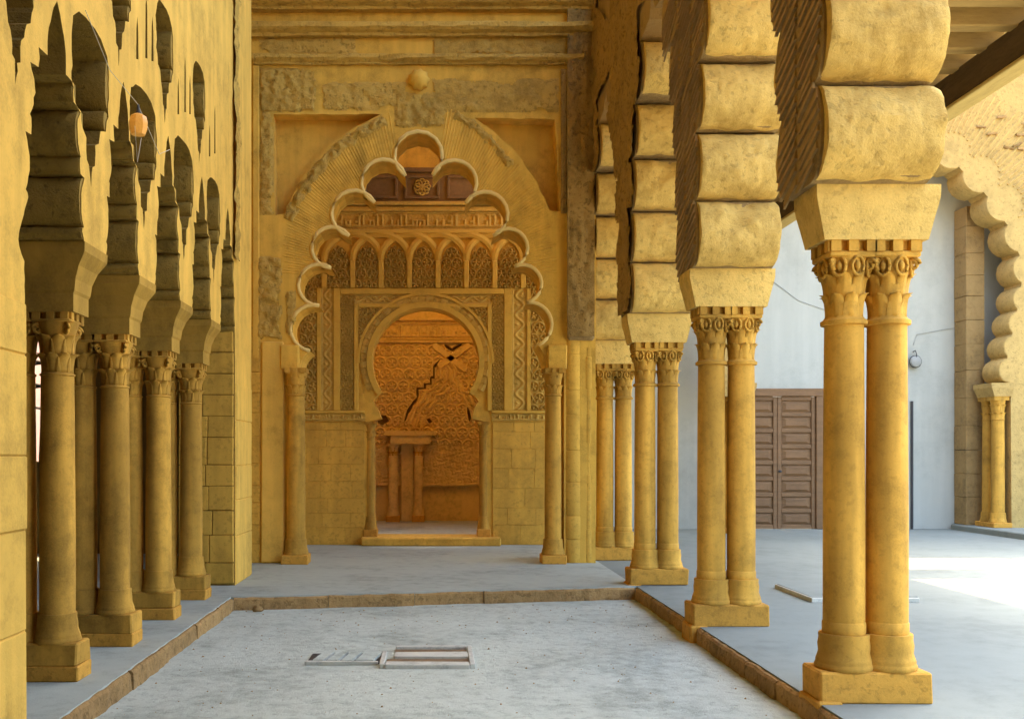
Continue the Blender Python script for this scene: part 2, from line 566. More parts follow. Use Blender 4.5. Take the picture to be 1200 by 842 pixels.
# ------------------------------------------------------------------ column pairs
def leaf_mesh(w, h, out, curl, mat, cut=0.0):
    mb = MB()
    nu, nv = 5, 7
    for j in range(nv):
        t = j / (nv - 1)
        ww = w * (1.0 - 0.25 * t) * (1 - 0.65 * max(0, t - 0.75) / 0.25)
        for i in range(nu):
            u = i / (nu - 1) - 0.5
            zz = h * (t if t < 0.8 else 0.8 + 0.2 * math.sin((t - 0.8) / 0.2 * 2.2) / 1.0 * 0.6)
            yy = out * t * t + (curl * ((t - 0.7) / 0.3) ** 1.2 if t > 0.7 else 0) - 0.35 * w * (2 * u) ** 2 * 0.35
            rib = 0.008 if i == 2 else (-0.006 if i in (1, 3) else 0.0)
            mb.v.append((u * ww, -(yy + rib), zz))
    for j in range(nv - 1):
        for i in range(nu - 1):
            a = j * nu + i
            mb.f.append((a, a + 1, a + nu + 1, a + nu))
    # give it a back so that it is a solid tongue
    k = len(mb.v)
    mb.v += [(x * 0.9, y + 0.018, z) for x, y, z in mb.v]
    for j in range(nv - 1):
        for i in range(nu - 1):
            a = k + j * nu + i
            mb.f.append((a + nu, a + nu + 1, a + 1, a))
    ring = [i for i in range(nu)] + [j * nu + nu - 1 for j in range(1, nv)] + [(nv - 1) * nu + i for i in range(nu - 2, -1, -1)] + [j * nu for j in range(nv - 2, 0, -1)]
    for a, b in zip(ring, ring[1:] + ring[:1]):
        mb.f.append((b, a, a + k, b + k))
    return mb.mesh('leaf', mat, 'all')

def egg_mesh(mat):
    """oval loop with a bud inside, from the top zone of a capital"""
    mb = MB()
    pts = [(0.042 * math.cos(a), 0, 0.062 * math.sin(a)) for a in [2 * math.pi * i / 12 for i in range(13)]]
    mb.tube(pts, 0.011, 5)
    mb.lathe([(0.004, -0.035), (0.018, -0.015), (0.020, 0.01), (0.004, 0.035)], 0, 0.004, 7)
    return mb.mesh('palmette', mat, 'all')

def volute_mesh(mat):
    mb = MB()
    pts = []
    for i in range(22):
        a = i / 21 * 3.6 * math.pi
        r = 0.042 * (1 - i / 21 * 0.8)
        pts.append((0, -r * math.cos(a), r * math.sin(a)))
    mb.tube(pts, 0.014, 5)
    return mb.mesh('volute', mat, 'all')

LEAF_A = leaf_mesh(0.112, 0.17, 0.022, 0.020, 'column')
LEAF_B = leaf_mesh(0.108, 0.16, 0.032, 0.022, 'column')
LEAF_L = leaf_mesh(0.125, 0.15, 0.024, 0.028, 'column')
EGG = egg_mesh('column')
VOL = volute_mesh('column')

def put_round(name, me, parent, r, z, n, off=0.0, skip=None):
    for i in range(n):
        a = 2 * math.pi * (i + off) / n
        o = link(name, me, parent, (r * math.sin(a), -r * math.cos(a), z))
        o.rotation_euler = (0, 0, a)

def capital_rich(t, x, z0=2.48, z1=2.99):
    c = MB().lathe([(0.128, z0 - 0.03), (0.146, z0 - 0.025), (0.148, z0), (0.13, z0 + 0.012), (0.118, z0 + 0.03), (0.122, z0 + 0.25),
                    (0.145, z0 + 0.38), (0.16, z0 + 0.43)], 0, 0, 20)
    for k in range(4):      # abacus of blocks with dark gaps between
        for e in (-0.115, 0.0, 0.115):
            a = k * math.pi / 2
            w, h0, h1 = (0.032, z0 + 0.435, z1)
            px_, py_ = e, -0.13
            X = px_ * math.cos(a) - py_ * math.sin(a); Y = px_ * math.sin(a) + py_ * math.cos(a)
            c.box(X - w, X + w, Y - w, Y + w, h0, h1)
    c.box(-0.115, 0.115, -0.115, 0.115, z0 + 0.40, z1)
    c.cbox(-0.155, 0.155, -0.155, 0.155, z0 + 0.40, z0 + 0.44, c=0.01)
    o = c.build('capital', 'column', t, True)
    o.location = (x, 0, 0)
    put_round('leaf', LEAF_A, o, 0.118, z0 + 0.02, 8)
    put_round('leaf', LEAF_B, o, 0.120, z0 + 0.16, 8, 0.5)
    put_round('palmette', EGG, o, 0.150, z0 + 0.345, 8, 0.25)
    put_round('volute', VOL, o, 0.165, z0 + 0.355, 4, 0.5)
    return o

def shaft_prof(r0, r1, z0, z1, n=9):
    return [(r0 + (r1 - r0) * (i / n) + 0.003 * math.sin(math.pi * i / n), z0 + (z1 - z0) * i / n) for i in range(n + 1)]

def base_prof(z0, z1, rb, rt):
    h = z1 - z0
    return [(rb * 0.97, z0), (rb, z0 + 0.03 * h), (rb * 1.01, z0 + 0.10 * h), (rb * 0.97, z0 + 0.17 * h), (rb * 0.955, z0 + 0.19 * h), (rb * 0.965, z0 + 0.24 * h),
            (rb * 0.93, z0 + 0.31 * h), (rb * 0.87, z0 + 0.46 * h), (rt * 1.03, z0 + 0.68 * h), (rt * 0.985, z0 + 0.86 * h),
            (rt * 1.0, z0 + 0.93 * h), (rt * 0.985, z0 + h), (rt * 0.8, z0 + h)]

XR0, XR1 = 2.42, 3.16
def right_pair(yc, label, deep=False, xc=2.80):
    t = thing('column_pair', label, 'columns', (xc, yc, 0), 'paired columns of the courtyard arcade')
    p = MB()
    p.cbox(-0.36, 0.36, -0.17, 0.17, -0.003, 0.20, c=0.012, jit=0.006)
    p.build('plinth', 'plinth', t)
    if deep:
        MB().cbox(-0.385, -0.22, -0.19, 0.15, ZL - 0.01, 0.012, c=0.012, jit=0.006).build('footing', 'plinth', t)
    for x in (-0.142, 0.142):
        MB().lathe(base_prof(0.198, 0.43, 0.185, 0.16), x, 0, 28, wob=0.01).build('base', 'column', t, True)
        MB().lathe([(0.132, 0.425), (0.136, 0.44), (0.136, 0.50), (0.130, 0.51)] + shaft_prof(0.131, 0.122, 0.515, 2.46), x, 0, 28, wob=0.012).build('shaft', 'column', t, True)
        capital_rich(t, x)
    # impost block: concave flare
    im = MB()
    prof = [(0.0, 2.988), (0.012, 3.04), (0.03, 3.12), (0.050, 3.20), (0.062, 3.26), (0.064, 3.335)]
    k = 0
    for e, z in prof:
        im.v += [(-0.335 - e, -0.17 - e * 0.5, z), (0.335 + e, -0.17 - e * 0.5, z), (0.335 + e, 0.17 + e * 0.5, z), (-0.335 - e, 0.17 + e * 0.5, z)]
    for j in range(len(prof) - 1):
        for i in range(4):
            a, b = j * 4 + i, j * 4 + (i + 1) % 4
            im.f.append((a, b, b + 4, a + 4))
    im.f += [(3, 2, 1, 0), tuple(len(prof) * 4 - 4 + i for i in range(4))]
    im.build('impost', 'roll', t)
    return t

YP = [3.64, 6.58, 9.47, 12.42, 15.30]
right_labels = [
    'paired golden stone columns of courtyard arcade, fifth pair from the transverse lobed arch',
    'paired golden stone columns of courtyard arcade, fourth pair from the transverse lobed arch',
    'paired golden stone columns of courtyard arcade, third pair from transverse lobed arch, footing below kerb',
    'paired golden stone columns of courtyard arcade, second pair from transverse lobed arch, at kerb corner',
    'paired golden stone columns of courtyard arcade, standing against the corner shafts of the transverse arch']
for i, y in list(enumerate(YP))[1:]:
    right_pair(y, right_labels[i], deep=i in (1, 2, 3), xc=2.865 if i == 1 else 2.80)

# ------------------------------------------------------------------ courtyard arcade wall (right)
OFF = [(3.33, 0.0), (4.0, 0.02), (4.6, 0.09), (5.2, 0.20), (5.8, 0.42), (6.2, 0.72), (6.55, 1.2)]
RH = 0.61
ZS = 3.335
NROLL = 5
def right_half(hw):
    """profile of one jamb: list of (half width, z) going up, with a bulge for each roll"""
    out = [(hw, ZS)]
    for k in range(NROLL):
        z0 = ZS + RH * k
        o = lerp_tab(OFF, z0 + RH * 0.5)
        for t in range(9):
            a = math.pi * t / 8
            out.append((hw - o - 0.17 * max(0.0, math.sin(a)) ** 0.9, z0 + RH * (0.5 - 0.5 * math.cos(a)) * 0.985 + 0.002 * t))
    out.append((0.14, ZS + RH * NROLL + 0.06))
    return out
arc_wall = thing('arcade_wall', 'tall courtyard arcade wall with stacked roll arches and scored diagonal slips', 'arcade', (2.80, 9.0, ZS))
T = -np.array((2.80, 9.0, ZS))
loop = [(15.75, ZS), (15.75, 9.2), (0.6, 9.2), (0.6, ZS)]
rolls = []
edges = [1.2] + YP
bottom = []
for i in range(len(YP)):
    pass
piers = YP[:]
for a, b in zip(piers, piers[1:]):
    near, far = a + 0.215, b - 0.215
    mid, hw = (near + far) / 2, (far - near) / 2
    prof = right_half(hw)
    bottom += [(mid - h, z) for h, z in prof] + [(mid, ZS + RH * NROLL + 0.30)] + [(mid + h, z) for h, z in reversed(prof)]
    for k in range(NROLL):
        o = lerp_tab(OFF, ZS + RH * (k + 0.5))
        rolls.append((mid + hw - o, ZS + RH * k, -1, k, b))
        rolls.append((mid - hw + o, ZS + RH * k, 1, k, a))
loop = [(3.50, ZS)] + bottom + [(15.75, ZS), (15.75, 8.5), (14.6, 8.5), (14.2, 8.2), (13.3, 7.9), (13.2, 7.5), (12.0, 7.3), (11.9, 7.0), (3.50, 7.0)]  # top kept low, an unseen gap added to let sky light in over it
loop = [(y - 9.0, z - ZS) for y, z in loop]
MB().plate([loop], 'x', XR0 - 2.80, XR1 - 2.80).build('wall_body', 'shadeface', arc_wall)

def roll_mesh(L, h, p, seed, mat, nl=22, na=12, amp=0.012, back=0.10, chip=0.0):
    """one roll corbel: axis X, bulging to -Y, height h from z=0"""
    mb = MB()
    for j in range(na + 1):
        a = math.pi * j / na
        for i in range(nl + 1):
            x = -L / 2 + L * i / nl
            yb = p * max(0.0, math.sin(a)) ** 0.9
            z = h * 0.5 * (1 - math.cos(a))
            n = 0.6 * noise.fractal((x * 5 + seed * 7.1, z * 11 + seed, yb * 6), 0.75, 2.2, 6) - 0.25 * max(0.0, noise.noise((x * 14 + seed, z * 20, seed * 2.0)) - 0.25) * 3
            e = min(i, nl - i)
            n2 = amp * n
            if chip:
                c = noise.noise((x * 2.2 + seed * 3.3, z * 2.5, seed))
                if c > 0.25:
                    n2 -= chip * (c - 0.25) * 3
            if e == 0:
                n2 -= 0.006
            mb.v.append((x, -(yb + n2 * min(1, math.sin(a) * 3)), z * 0.975 + 0.008 + 0.010 * noise.noise((x * 6 + seed, seed, j * 0.2))))
    w = nl + 1
    for j in range(na):
        for i in range(nl):
            q = j * w + i
            mb.f.append((q, q + 1, q + w + 1, q + w))
    k = len(mb.v)
    for j in range(na + 1):
        for i in (0, nl):
            x, y, z = mb.v[j * w + i]
            mb.v.append((x, back, z))
    for j in range(na):
        mb.f.append((j * w, (j + 1) * w, k + 2 * j + 2, k + 2 * j))
        mb.f.append((j * w + nl, k + 2 * j + 1, k + 2 * j + 3, (j + 1) * w + nl))
    mb.f.append(tuple(list(range(w)) + [k + 1, k]))
    mb.f.append(tuple([na * w + i for i in range(nl, -1, -1)] + [k + 2 * na, k + 2 * na + 1]))
    return mb.mesh('arch_roll', mat, True)
ROLLS = [roll_mesh(0.722, RH, 0.25, s, 'roll', nl=40, na=26, amp=0.03, chip=0.012 if s % 2 else 0.03) for s in range(8)]
for i, (y, z, d, k, _) in enumerate(rolls):
    o = link('arch_roll', ROLLS[(i * 5 + k) % 8], arc_wall, (0, y - 9.0, z - ZS))
    if d > 0:
        o.rotation_euler = (0, 0, math.pi)
# medallion on one roll
def ring_disc(r, t):
    mb = MB()
    mb.lathe([(r, 0), (r, t), (r * 0.86, t * 1.5), (r * 0.8, t), (r * 0.25, t * 1.1), (0.004, t * 1.4)], 0, 0, 20)
    return mb.mesh('medallion', 'roll', True)
MED = ring_disc(0.10, 0.02)
for (x, y, z) in ((-0.02, 6.57 - 0.215 - 0.155, ZS + RH * 1.5 - ZS), (0.16, 12.42 - 0.215 - 0.24, RH * 3.4), (0.14, 12.42 - 0.215 - 0.18, RH * 2.45)):
    o = link('medallion', MED, arc_wall, (x, y - 9.0, z))
    o.rotation_euler = (math.radians(90), 0, 0)
# scored diagonal slips on the portico face, each one a piece
SL = MB().add([(0, -0.5, -0.5), (0, 0.5, -0.5), (0, 0.5, 0.5), (0, -0.5, 0.5), (-1, -0.5, -0.5), (-1, 0.5, -0.5), (-0.25, 0.5, 0.5), (-0.25, -0.5, 0.5)],
              [(0, 1, 2, 3), (7, 6, 5, 4), (0, 4, 5, 1), (1, 5, 6, 2), (2, 6, 7, 3), (3, 7, 4, 0)]).mesh('slip', 'slat')
def pier_span(z, i):
    """y-range of solid wall on pier i at height z (portico face)"""
    lo = YP[i] - 0.215; hi = YP[i] + 0.215
    k = min(NROLL - 1, max(0, int((z - ZS) / RH)))
    tt = min(1, max(0, ((z - ZS) - RH * k) / RH))
    o = lerp_tab(OFF, ZS + RH * (k + 0.5)) + 0.18 * math.sin(math.pi * tt) ** 0.6
    return lo - o, hi + o
cnt = 0
for i in (1, 2):
    z = ZS + 0.05
    top = 5.0 if i == 1 else 6.3
    pitch = 0.078
    while z < top:
        zz = z
        lo, hi = pier_span(z, i)
        # a diagonal slip rising away from the court edge, split in two or three staggered lengths
        n = 2 if hi - lo < 0.9 else 3
        w = (hi - lo - 0.02) / n
        for q in range(n):
            yc = lo + 0.01 + w * (q + 0.5) + random.uniform(-0.01, 0.01)
            zc = z + (0.5 * (n - 1) - q) * pitch * 0.5 + random.uniform(-0.006, 0.006)
            lo2, hi2 = pier_span(zc, i)
            y0, y1 = max(yc - w * 0.49, lo2 + 0.012), min(yc + w * 0.49, hi2 - 0.012)
            if y1 - y0 < 0.05:
                continue
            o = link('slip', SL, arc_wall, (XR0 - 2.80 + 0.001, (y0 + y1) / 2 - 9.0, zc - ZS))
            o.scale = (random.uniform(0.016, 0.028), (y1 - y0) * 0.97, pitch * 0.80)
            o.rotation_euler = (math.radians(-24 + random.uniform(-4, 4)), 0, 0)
            cnt += 1
        z += pitch
# rough brown stucco remains, darkened for shade, on the portico face towards the corner
def relief_x(name, mat, parent, xw, y0, y1, z0, z1, fn, step, amp, inside, sign=-1):
    ny_ = int((y1 - y0) / step); nz_ = int((z1 - z0) / step)
    U, W = np.meshgrid(np.linspace(y0, y1, ny_ + 1), np.linspace(z0, z1, nz_ + 1))
    H = fn(U, W)
    verts = np.stack([(xw + sign * amp * H).ravel(), U.ravel(), W.ravel()], 1)
    idx = np.arange((ny_ + 1) * (nz_ + 1)).reshape(nz_ + 1, ny_ + 1)
    q = np.stack([idx[:-1, :-1], idx[1:, :-1], idx[1:, 1:], idx[:-1, 1:]], -1).reshape(-1, 4)
    if inside:
        c = verts[q].mean(1)
        q = q[np.array([inside(a, b) for a, b in zip(c[:, 1], c[:, 2])])]
        used = np.unique(q); remap = -np.ones(len(verts), int); remap[used] = np.arange(len(used))
        verts = verts[used]; q = remap[q]
    me = bpy.data.meshes.new(name)
    me.from_pydata(verts.tolist(), [], q.tolist())
    me.materials.append(M[mat]); me.shade_smooth()
    return link(name, me, parent)
def solid_right(y, z):
    for i in (2, 3, 4):
        lo, hi = pier_span(z, i)
        if lo + 0.01 < y < hi - 0.01:
            return True
    return z > ZS + RH * NROLL + 0.35 and z < lerp_tab([(10, 6.8), (12.0, 7.1), (13.2, 7.3), (14.6, 8.2), (16, 8.4)], y)
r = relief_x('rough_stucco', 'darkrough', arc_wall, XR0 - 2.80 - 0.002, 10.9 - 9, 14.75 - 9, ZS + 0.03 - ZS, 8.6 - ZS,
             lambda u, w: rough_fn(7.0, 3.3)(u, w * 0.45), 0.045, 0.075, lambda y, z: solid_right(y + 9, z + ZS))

# ------------------------------------------------------------------ left arcade: columns
def left_pair(yc, label):
    t = thing('column_pair', label, 'columns', (-2.79, yc, 0), 'paired columns of the hall arcade')
    MB().cbox(-0.32, 0.29, -0.15, 0.15, -0.003, 0.11, c=0.01, jit=0.006).build('footing', 'plinth', t)
    MB().cbox(-0.315, 0.283, -0.145, 0.145, 0.108, 0.265, c=0.012, jit=0.006).build('plinth', 'column', t)
    for x in (-0.185, 0.095):
        MB().lathe(base_prof(0.262, 0.47, 0.165, 0.138), x, 0, 26, wob=0.012).build('base', 'column', t, True)
        MB().lathe([(0.126, 0.468)] + shaft_prof(0.125, 0.114, 0.47, 2.17), x, 0, 26, wob=0.012).build('shaft', 'column', t, True)
        z0 = 2.18
        c = MB().lathe([(0.114, z0 - 0.015), (0.122, z0 - 0.01), (0.122, z0), (0.108, z0 + 0.01), (0.11, z0 + 0.2), (0.125, z0 + 0.29), (0.15, z0 + 0.37)], 0, 0, 18)
        c.cbox(-0.142, 0.142, -0.150, 0.150, z0 + 0.365, z0 + 0.385, c=0.006)
        c.box(-0.11, 0.11, -0.11, 0.11, z0 + 0.36, z0 + 0.435)
        for k in range(4):
            for e in (-0.10, 0.0, 0.10):
                a = k * math.pi / 2
                X = e * math.cos(a) + 0.12 * math.sin(a); Y = e * math.sin(a) - 0.12 * math.cos(a)
                c.box(X - 0.027, X + 0.027, Y - 0.027, Y + 0.027, z0 + 0.38, z0 + 0.437)
        o = c.build('capital', 'column', t, True)
        o.location = (x, 0, 0)
        put_round('leaf', LEAF_L, o, 0.108, z0 + 0.01, 8)
        put_round('leaf', LEAF_L, o, 0.112, z0 + 0.14, 8, 0.5)
        put_round('volute', VOL, o, 0.145, z0 + 0.315, 4, 0.5)
    im = MB()
    prof = [(0.0, 2.612), (0.0, 2.74), (0.015, 2.76), (0.03, 2.84), (0.075, 2.93), (0.13, 2.99), (0.155, 3.02), (0.16, 3.085)]
    for e, z in prof:
        im.v += [(-0.30 - e * 0.15, -0.155 - e * 0.55, z), (0.265 + e * 0.7, -0.155 - e * 0.55, z), (0.265 + e * 0.7, 0.155 + e * 0.55, z), (-0.30 - e * 0.15, 0.155 + e * 0.55, z)]
    for j in range(len(prof) - 1):
        for i in range(4):
            a, b = j * 4 + i, j * 4 + (i + 1) % 4
            im.f.append((a, b, b + 4, a + 4))
    im.f += [(3, 2, 1, 0), tuple(len(prof) * 4 - 4 + i for i in range(4))]
    im.build('impost', 'rollroom2', t)  # darker than the columns, to stand for the shade here
YL = [7.17, 8.47, 9.82, 11.15]
ll = ['paired columns of the shaded hall arcade, first after the plain wall pier',
      'paired columns of the shaded hall arcade, second after the plain wall pier',
      'paired columns of the shaded hall arcade, third after the plain wall pier',
      'paired columns of the shaded hall arcade, beside the ashlar end jamb']
for y, l in zip(YL, ll):
    left_pair(y, l)

# ------------------------------------------------------------------ left arcade wall
XL0, XL1 = -2.42, -3.12
ZI = 3.086
lw = thing('arcade_wall', 'tall golden hall arcade wall with interlaced lobed arches and lozenge openings', 'arcade', (-2.77, 8.5, 0))
LY = 8.5
Y_NEAR, Y_END, Y_STOP = 5.93, 12.25, 13.35
sides = [(Y_NEAR, YL[0] - 0.235)] + [(a + 0.235, b - 0.235) for a, b in zip(YL, YL[1:])] + [(YL[-1] + 0.235, Y_END)]
def left_half(hw):
    f = hw / 0.43
    out = [(hw, ZI)]
    def bulge(z0, z1, h0, p):
        for t in range(9):
            a = math.pi * t / 8
            out.append(((h0 - p * math.sin(a) ** 0.8) * f, z0 + (z1 - z0) * (t + 0.05) / 8.1))
    out.append((0.40 * f, ZI + 0.06)); out.append((0.40 * f, 3.17))
    bulge(3.18, 3.53, 0.425, 0.05)
    out.append((0.36 * f, 3.535)); out.append((0.36 * f, 3.64))
    bulge(3.65, 3.97, 0.37, 0.06)
    out.append((0.25 * f, 3.985)); out.append((0.25 * f, 4.11))
    out.append((0.13 * f, 4.115)); out.append((0.14 * f, 4.2)); out.append((0.10 * f, 4.35)); out.append((0.05 * f, 4.46))
    return out
def rag(pts):
    """worn, chipped outline"""
    out = []
    for p, q in zip(pts, pts[1:]):
        L_ = math.hypot(q[0] - p[0], q[1] - p[1])
        k_ = max(1, int(L_ / 0.045))
        for t in range(k_):
            f_ = t / k_
            n_ = 0.016 * noise.noise((p[0] * 3 + f_, (p[1] + (q[1] - p[1]) * f_) * 9, 0.3)) + random.uniform(-0.006, 0.006)
            out.append((p[0] + (q[0] - p[0]) * f_ + n_, p[1] + (q[1] - p[1]) * f_))
    return out + [pts[-1]]
btm = [(-4 , 0), (Y_NEAR, 0)]
left_rolls = []
mids = []
for i, (a, b) in enumerate(sides):
    mid, hw = (a + b) / 2, (b - a) / 2
    mids.append(mid)
    prof = left_half(hw)
    f = hw / 0.43
    near = [(mid - h + random.uniform(-.006, .006), z) for h, z in prof]
    far = [(mid + h + random.uniform(-.004, .004), z) for h, z in reversed(prof)]
    if i == 0:
        near = [(a, 2.55), (a - 0.02, 2.75), (a - 0.11, 2.86), (a - 0.10, 2.90)] + [(p, z) for p, z in near if z > 3.1]
    if i == len(sides) - 1:
        far = far[:-1] + [(b - 0.005, ZI - 0.3)]
    btm += rag(near) + [(mid, 4.53)] + rag(far)
    left_rolls += [(mid + 0.425 * f, 3.18, 0.35, 0.085, i), (mid + 0.36 * f, 3.535, 0.105, 0.02, i),
                   (mid + 0.37 * f, 3.65, 0.32, 0.095, i), (mid + 0.25 * f, 3.985, 0.125, 0.02, i), (mid + 0.40 * f + 0.02, ZI + 0.005, 0.085, 0.04, i)]
btm += [(Y_END, 0), (Y_STOP, 0), (Y_STOP, 12.4), (-4, 12.4)]
holes = []
def lozenge(yc, ztip, ztop, hw, seed):
    rr = random.Random(seed)
    hgt = ztop - ztip
    pts = [(0.0, ztip), (0.03, ztip + 0.13 * hgt), (0.07, ztip + 0.15 * hgt), (0.09, ztip + 0.28 * hgt), (0.15, ztip + 0.31 * hgt),
           (0.18, ztip + 0.40 * hgt), (0.28, ztip + 0.43 * hgt), (0.30, ztip + 0.50 * hgt), (0.345, ztip + 0.54 * hgt), (0.33, ztip + 0.62 * hgt), (0.345, ztip + 0.66 * hgt), (0.345, ztip + 0.80 * hgt), (0.31, ztip + 0.92 * hgt), (0.20, ztip + 0.98 * hgt), (0.08, ztip + hgt)]
    k = hw / 0.345
    R = [(yc + y * k + rr.uniform(-.01, .01), z) for y, z in pts]
    Lf = [(yc - y * k + rr.uniform(-.01, .01), z + rr.uniform(-.01, .01)) for y, z in reversed(pts[1:])]
    return rag(R + Lf)
loz = []
for i, y in enumerate([5.98 - 0.05] + [q - 0.10 for q in YL]):
    if i == 0:
        loz.append(lozenge(5.80, 3.75, 4.80, 0.26, 50))
    else:
        loz.append(lozenge(y, 3.50, 4.66, 0.39 if i < 4 else 0.33, 60 + i))
for i, m_ in enumerate(mids[1:4]):
    loz.append(lozenge(m_ - 0.12, 4.60, 5.66, 0.31 - 0.02 * i, 80 + i))
loz.append(lozenge(mids[0] + 0.12, 4.60, 5.4, 0.17, 90))
for i, m_ in enumerate(mids[:4]):
    for dx, z0, z1 in ((0.36, 4.84, 5.2), (-0.52, 5.0, 5.4), (0.62, 4.95, 5.5)):
        y = m_ + dx
        if i == 0:
            continue
        loz.append([(y - 0.03, z0), (y + 0.035, z0 + 0.02), (y + 0.03, z1 - 0.12), (y + 0.005, z1), (y - 0.02, z1 - 0.1)])
MB().plate([[(y - LY, z) for y, z in btm]] + [[(y - LY, z) for y, z in h] for h in loz], 'x', XL1 + 2.77, XL0 + 2.77).build('wall_body', 'plaster', lw)
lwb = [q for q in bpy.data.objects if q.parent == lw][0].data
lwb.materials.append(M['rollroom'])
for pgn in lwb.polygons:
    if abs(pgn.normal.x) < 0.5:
        pgn.material_index = 1  # reveals get the darkened stone, shade painted on the side faces
LR = {}
for i, (yc, zt_, zp_, hw_) in enumerate([(q - 0.10, 3.50, 4.66, 0.39) for q in YL[:3]] + [(YL[3] - 0.10, 3.50, 4.66, 0.33)] + [(m_ - 0.12, 4.60, 5.66, 0.31 - 0.02 * k_) for k_, m_ in enumerate(mids[1:4])]):
    hh_ = zp_ - zt_
    left_rolls += [(yc + hw_ + 0.012, zt_ + 0.56 * hh_, 0.36 * hh_, 0.08, 0), (yc + hw_ * 0.80, zt_ + 0.43 * hh_, 0.12 * hh_, 0.025, 0)]  # extra dark rolls added so the lozenges look shaded
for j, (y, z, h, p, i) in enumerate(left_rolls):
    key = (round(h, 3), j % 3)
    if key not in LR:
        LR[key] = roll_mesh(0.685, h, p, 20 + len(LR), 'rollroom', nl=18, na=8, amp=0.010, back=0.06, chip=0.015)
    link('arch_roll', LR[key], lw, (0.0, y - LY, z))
# ashlar jamb at the end of the hall arcade, block by block
z = 0.02
k = 0
while z < 3.0:
    h = random.choice((0.26, 0.30, 0.34))
    cut = random.uniform(0.25, 0.45)
    for a, b in ((0.012, cut), (cut, 0.69)):
        MB().cbox(XL0 + 2.77 - b + 0.004, XL0 + 2.77 - a - 0.004, Y_END - 0.035 - LY, Y_END + 0.05 - LY, z + 0.004, z + h - 0.004, c=0.008, jit=0.004).build('ashlar_block', 'ashlar', lw)
    z += h
# plaster surface of the near wall pier and end wall: thin blocks of stone with joints
for (y0, y1) in ((5.05, Y_NEAR - 0.01), (Y_END + 0.02, Y_STOP - 0.02)):
    z = 0.01
    while z < 2.45:
        h = random.uniform(0.42, 0.62)
        z1 = min(z + h, 2.5)
        MB().cbox(XL0 + 2.77 - 0.03, XL0 + 2.77 + random.uniform(0.008, 0.016), y0 - LY, y1 - LY, z + 0.004, z1 - 0.004, c=0.008, jit=0.003).build('ashlar_block', 'plaster', lw)
        z = z1
# strip of eroded stucco on the end wall
relief_x('eroded_stucco', 'rough', lw, XL0 + 2.77 + 0.003, 12.0 - LY, 12.42 - LY, 4.0, 8.8, lambda u, w: rough_fn(8.0, 9.3)(u, w * 0.6), 0.03, 0.07,
         lambda y, z: abs(y - (12.22 - LY)) < 0.13 + 0.06 * noise.noise((z * 2.5, 3, 1)), sign=1)

# ------------------------------------------------------------------ transverse wall with the multifoil arch
DT = 14.8
tw = thing('arch_wall', 'high transverse wall pierced by a pointed multifoil arch with shell boss', 'arch', (0, DT, 0))
def pT(x, y):
    return px(x, y, DT)
def chain(pts):
    out = []
    for a, m, b in pts:
        seg = arc3(pT(*a), pT(*m), pT(*b), 10)
        out += seg if not out else seg[1:]
    return out
lobes_L = [((363, 411), (341, 378), (374, 358)), ((374, 358), (352, 323), (388, 314)), ((388, 314), (373, 272), (409, 276)),
           ((409, 276), (400, 228), (439, 237)), ((439, 237), (434, 192), (475, 206))]
lobe_T = [((475, 206), (490, 154), (507, 205))]
lobes_R = [((507, 205), (549, 194), (546, 237)), ((546, 237), (583, 229), (578, 276)), ((578, 276), (610, 273), (603, 312)),
           ((603, 312), (632, 322), (618, 354)), ((618, 354), (646, 375), (631, 404))]
imp_L = arc3(pT(351, 432), pT(354, 420), pT(363, 411), 5)
imp_R = arc3(pT(631, 404), pT(638, 418), pT(641, 432), 5)
arch_in = imp_L[:-1] + chain(lobes_L + lobe_T + lobes_R) + imp_R[1:]
XWL, XWR = -2.9, 2.435
ZTOP = 12.4
jl, jr = pT(338, 432)[0], pT(661, 432)[0]
zi = pT(0, 432)[1]
outline = [(XWL, 0.0), (jl, 0.0), (jl, zi)] + arch_in + [(jr, zi), (jr, 0.0), (XWR, 0.0), (XWR, ZTOP), (XWL, ZTOP)]
sp_L = subdiv([pT(*p) for p in [(320, 134), (446, 134), (436, 139), (416, 149), (393, 165), (366, 192), (344, 226), (335, 250), (322, 252)]], 0.12, 0.012)
sp_R = subdiv([pT(*p) for p in [(556, 138), (650, 140), (656, 248), (644, 247), (629, 213), (606, 180), (580, 155)]], 0.12, 0.012)
MB().plate([outline, sp_L, sp_R], 'y', 0.0, 0.30).build('wall_face', 'archface', tw)
back_outline = [(XWL, 0.0), (jl, 0.0), (jl, zi)] + arch_in + [(jr, zi), (jr, 0.0), (XWR, 0.0), (XWR, ZTOP), (XWL, ZTOP)]
MB().plate([back_outline], 'y', 0.301, 0.72).build('wall_body', 'archface', tw)
# lobe rims: moulded lip round each foil
for seg in lobes_L + lobe_T + lobes_R:
    pts = arc3(pT(*seg[0]), pT(*seg[1]), pT(*seg[2]), 12)
    MB().tube([(x, -0.004, z) for x, z in pts], 0.030, 6).build('foil_rim', 'rim', tw, 'all')
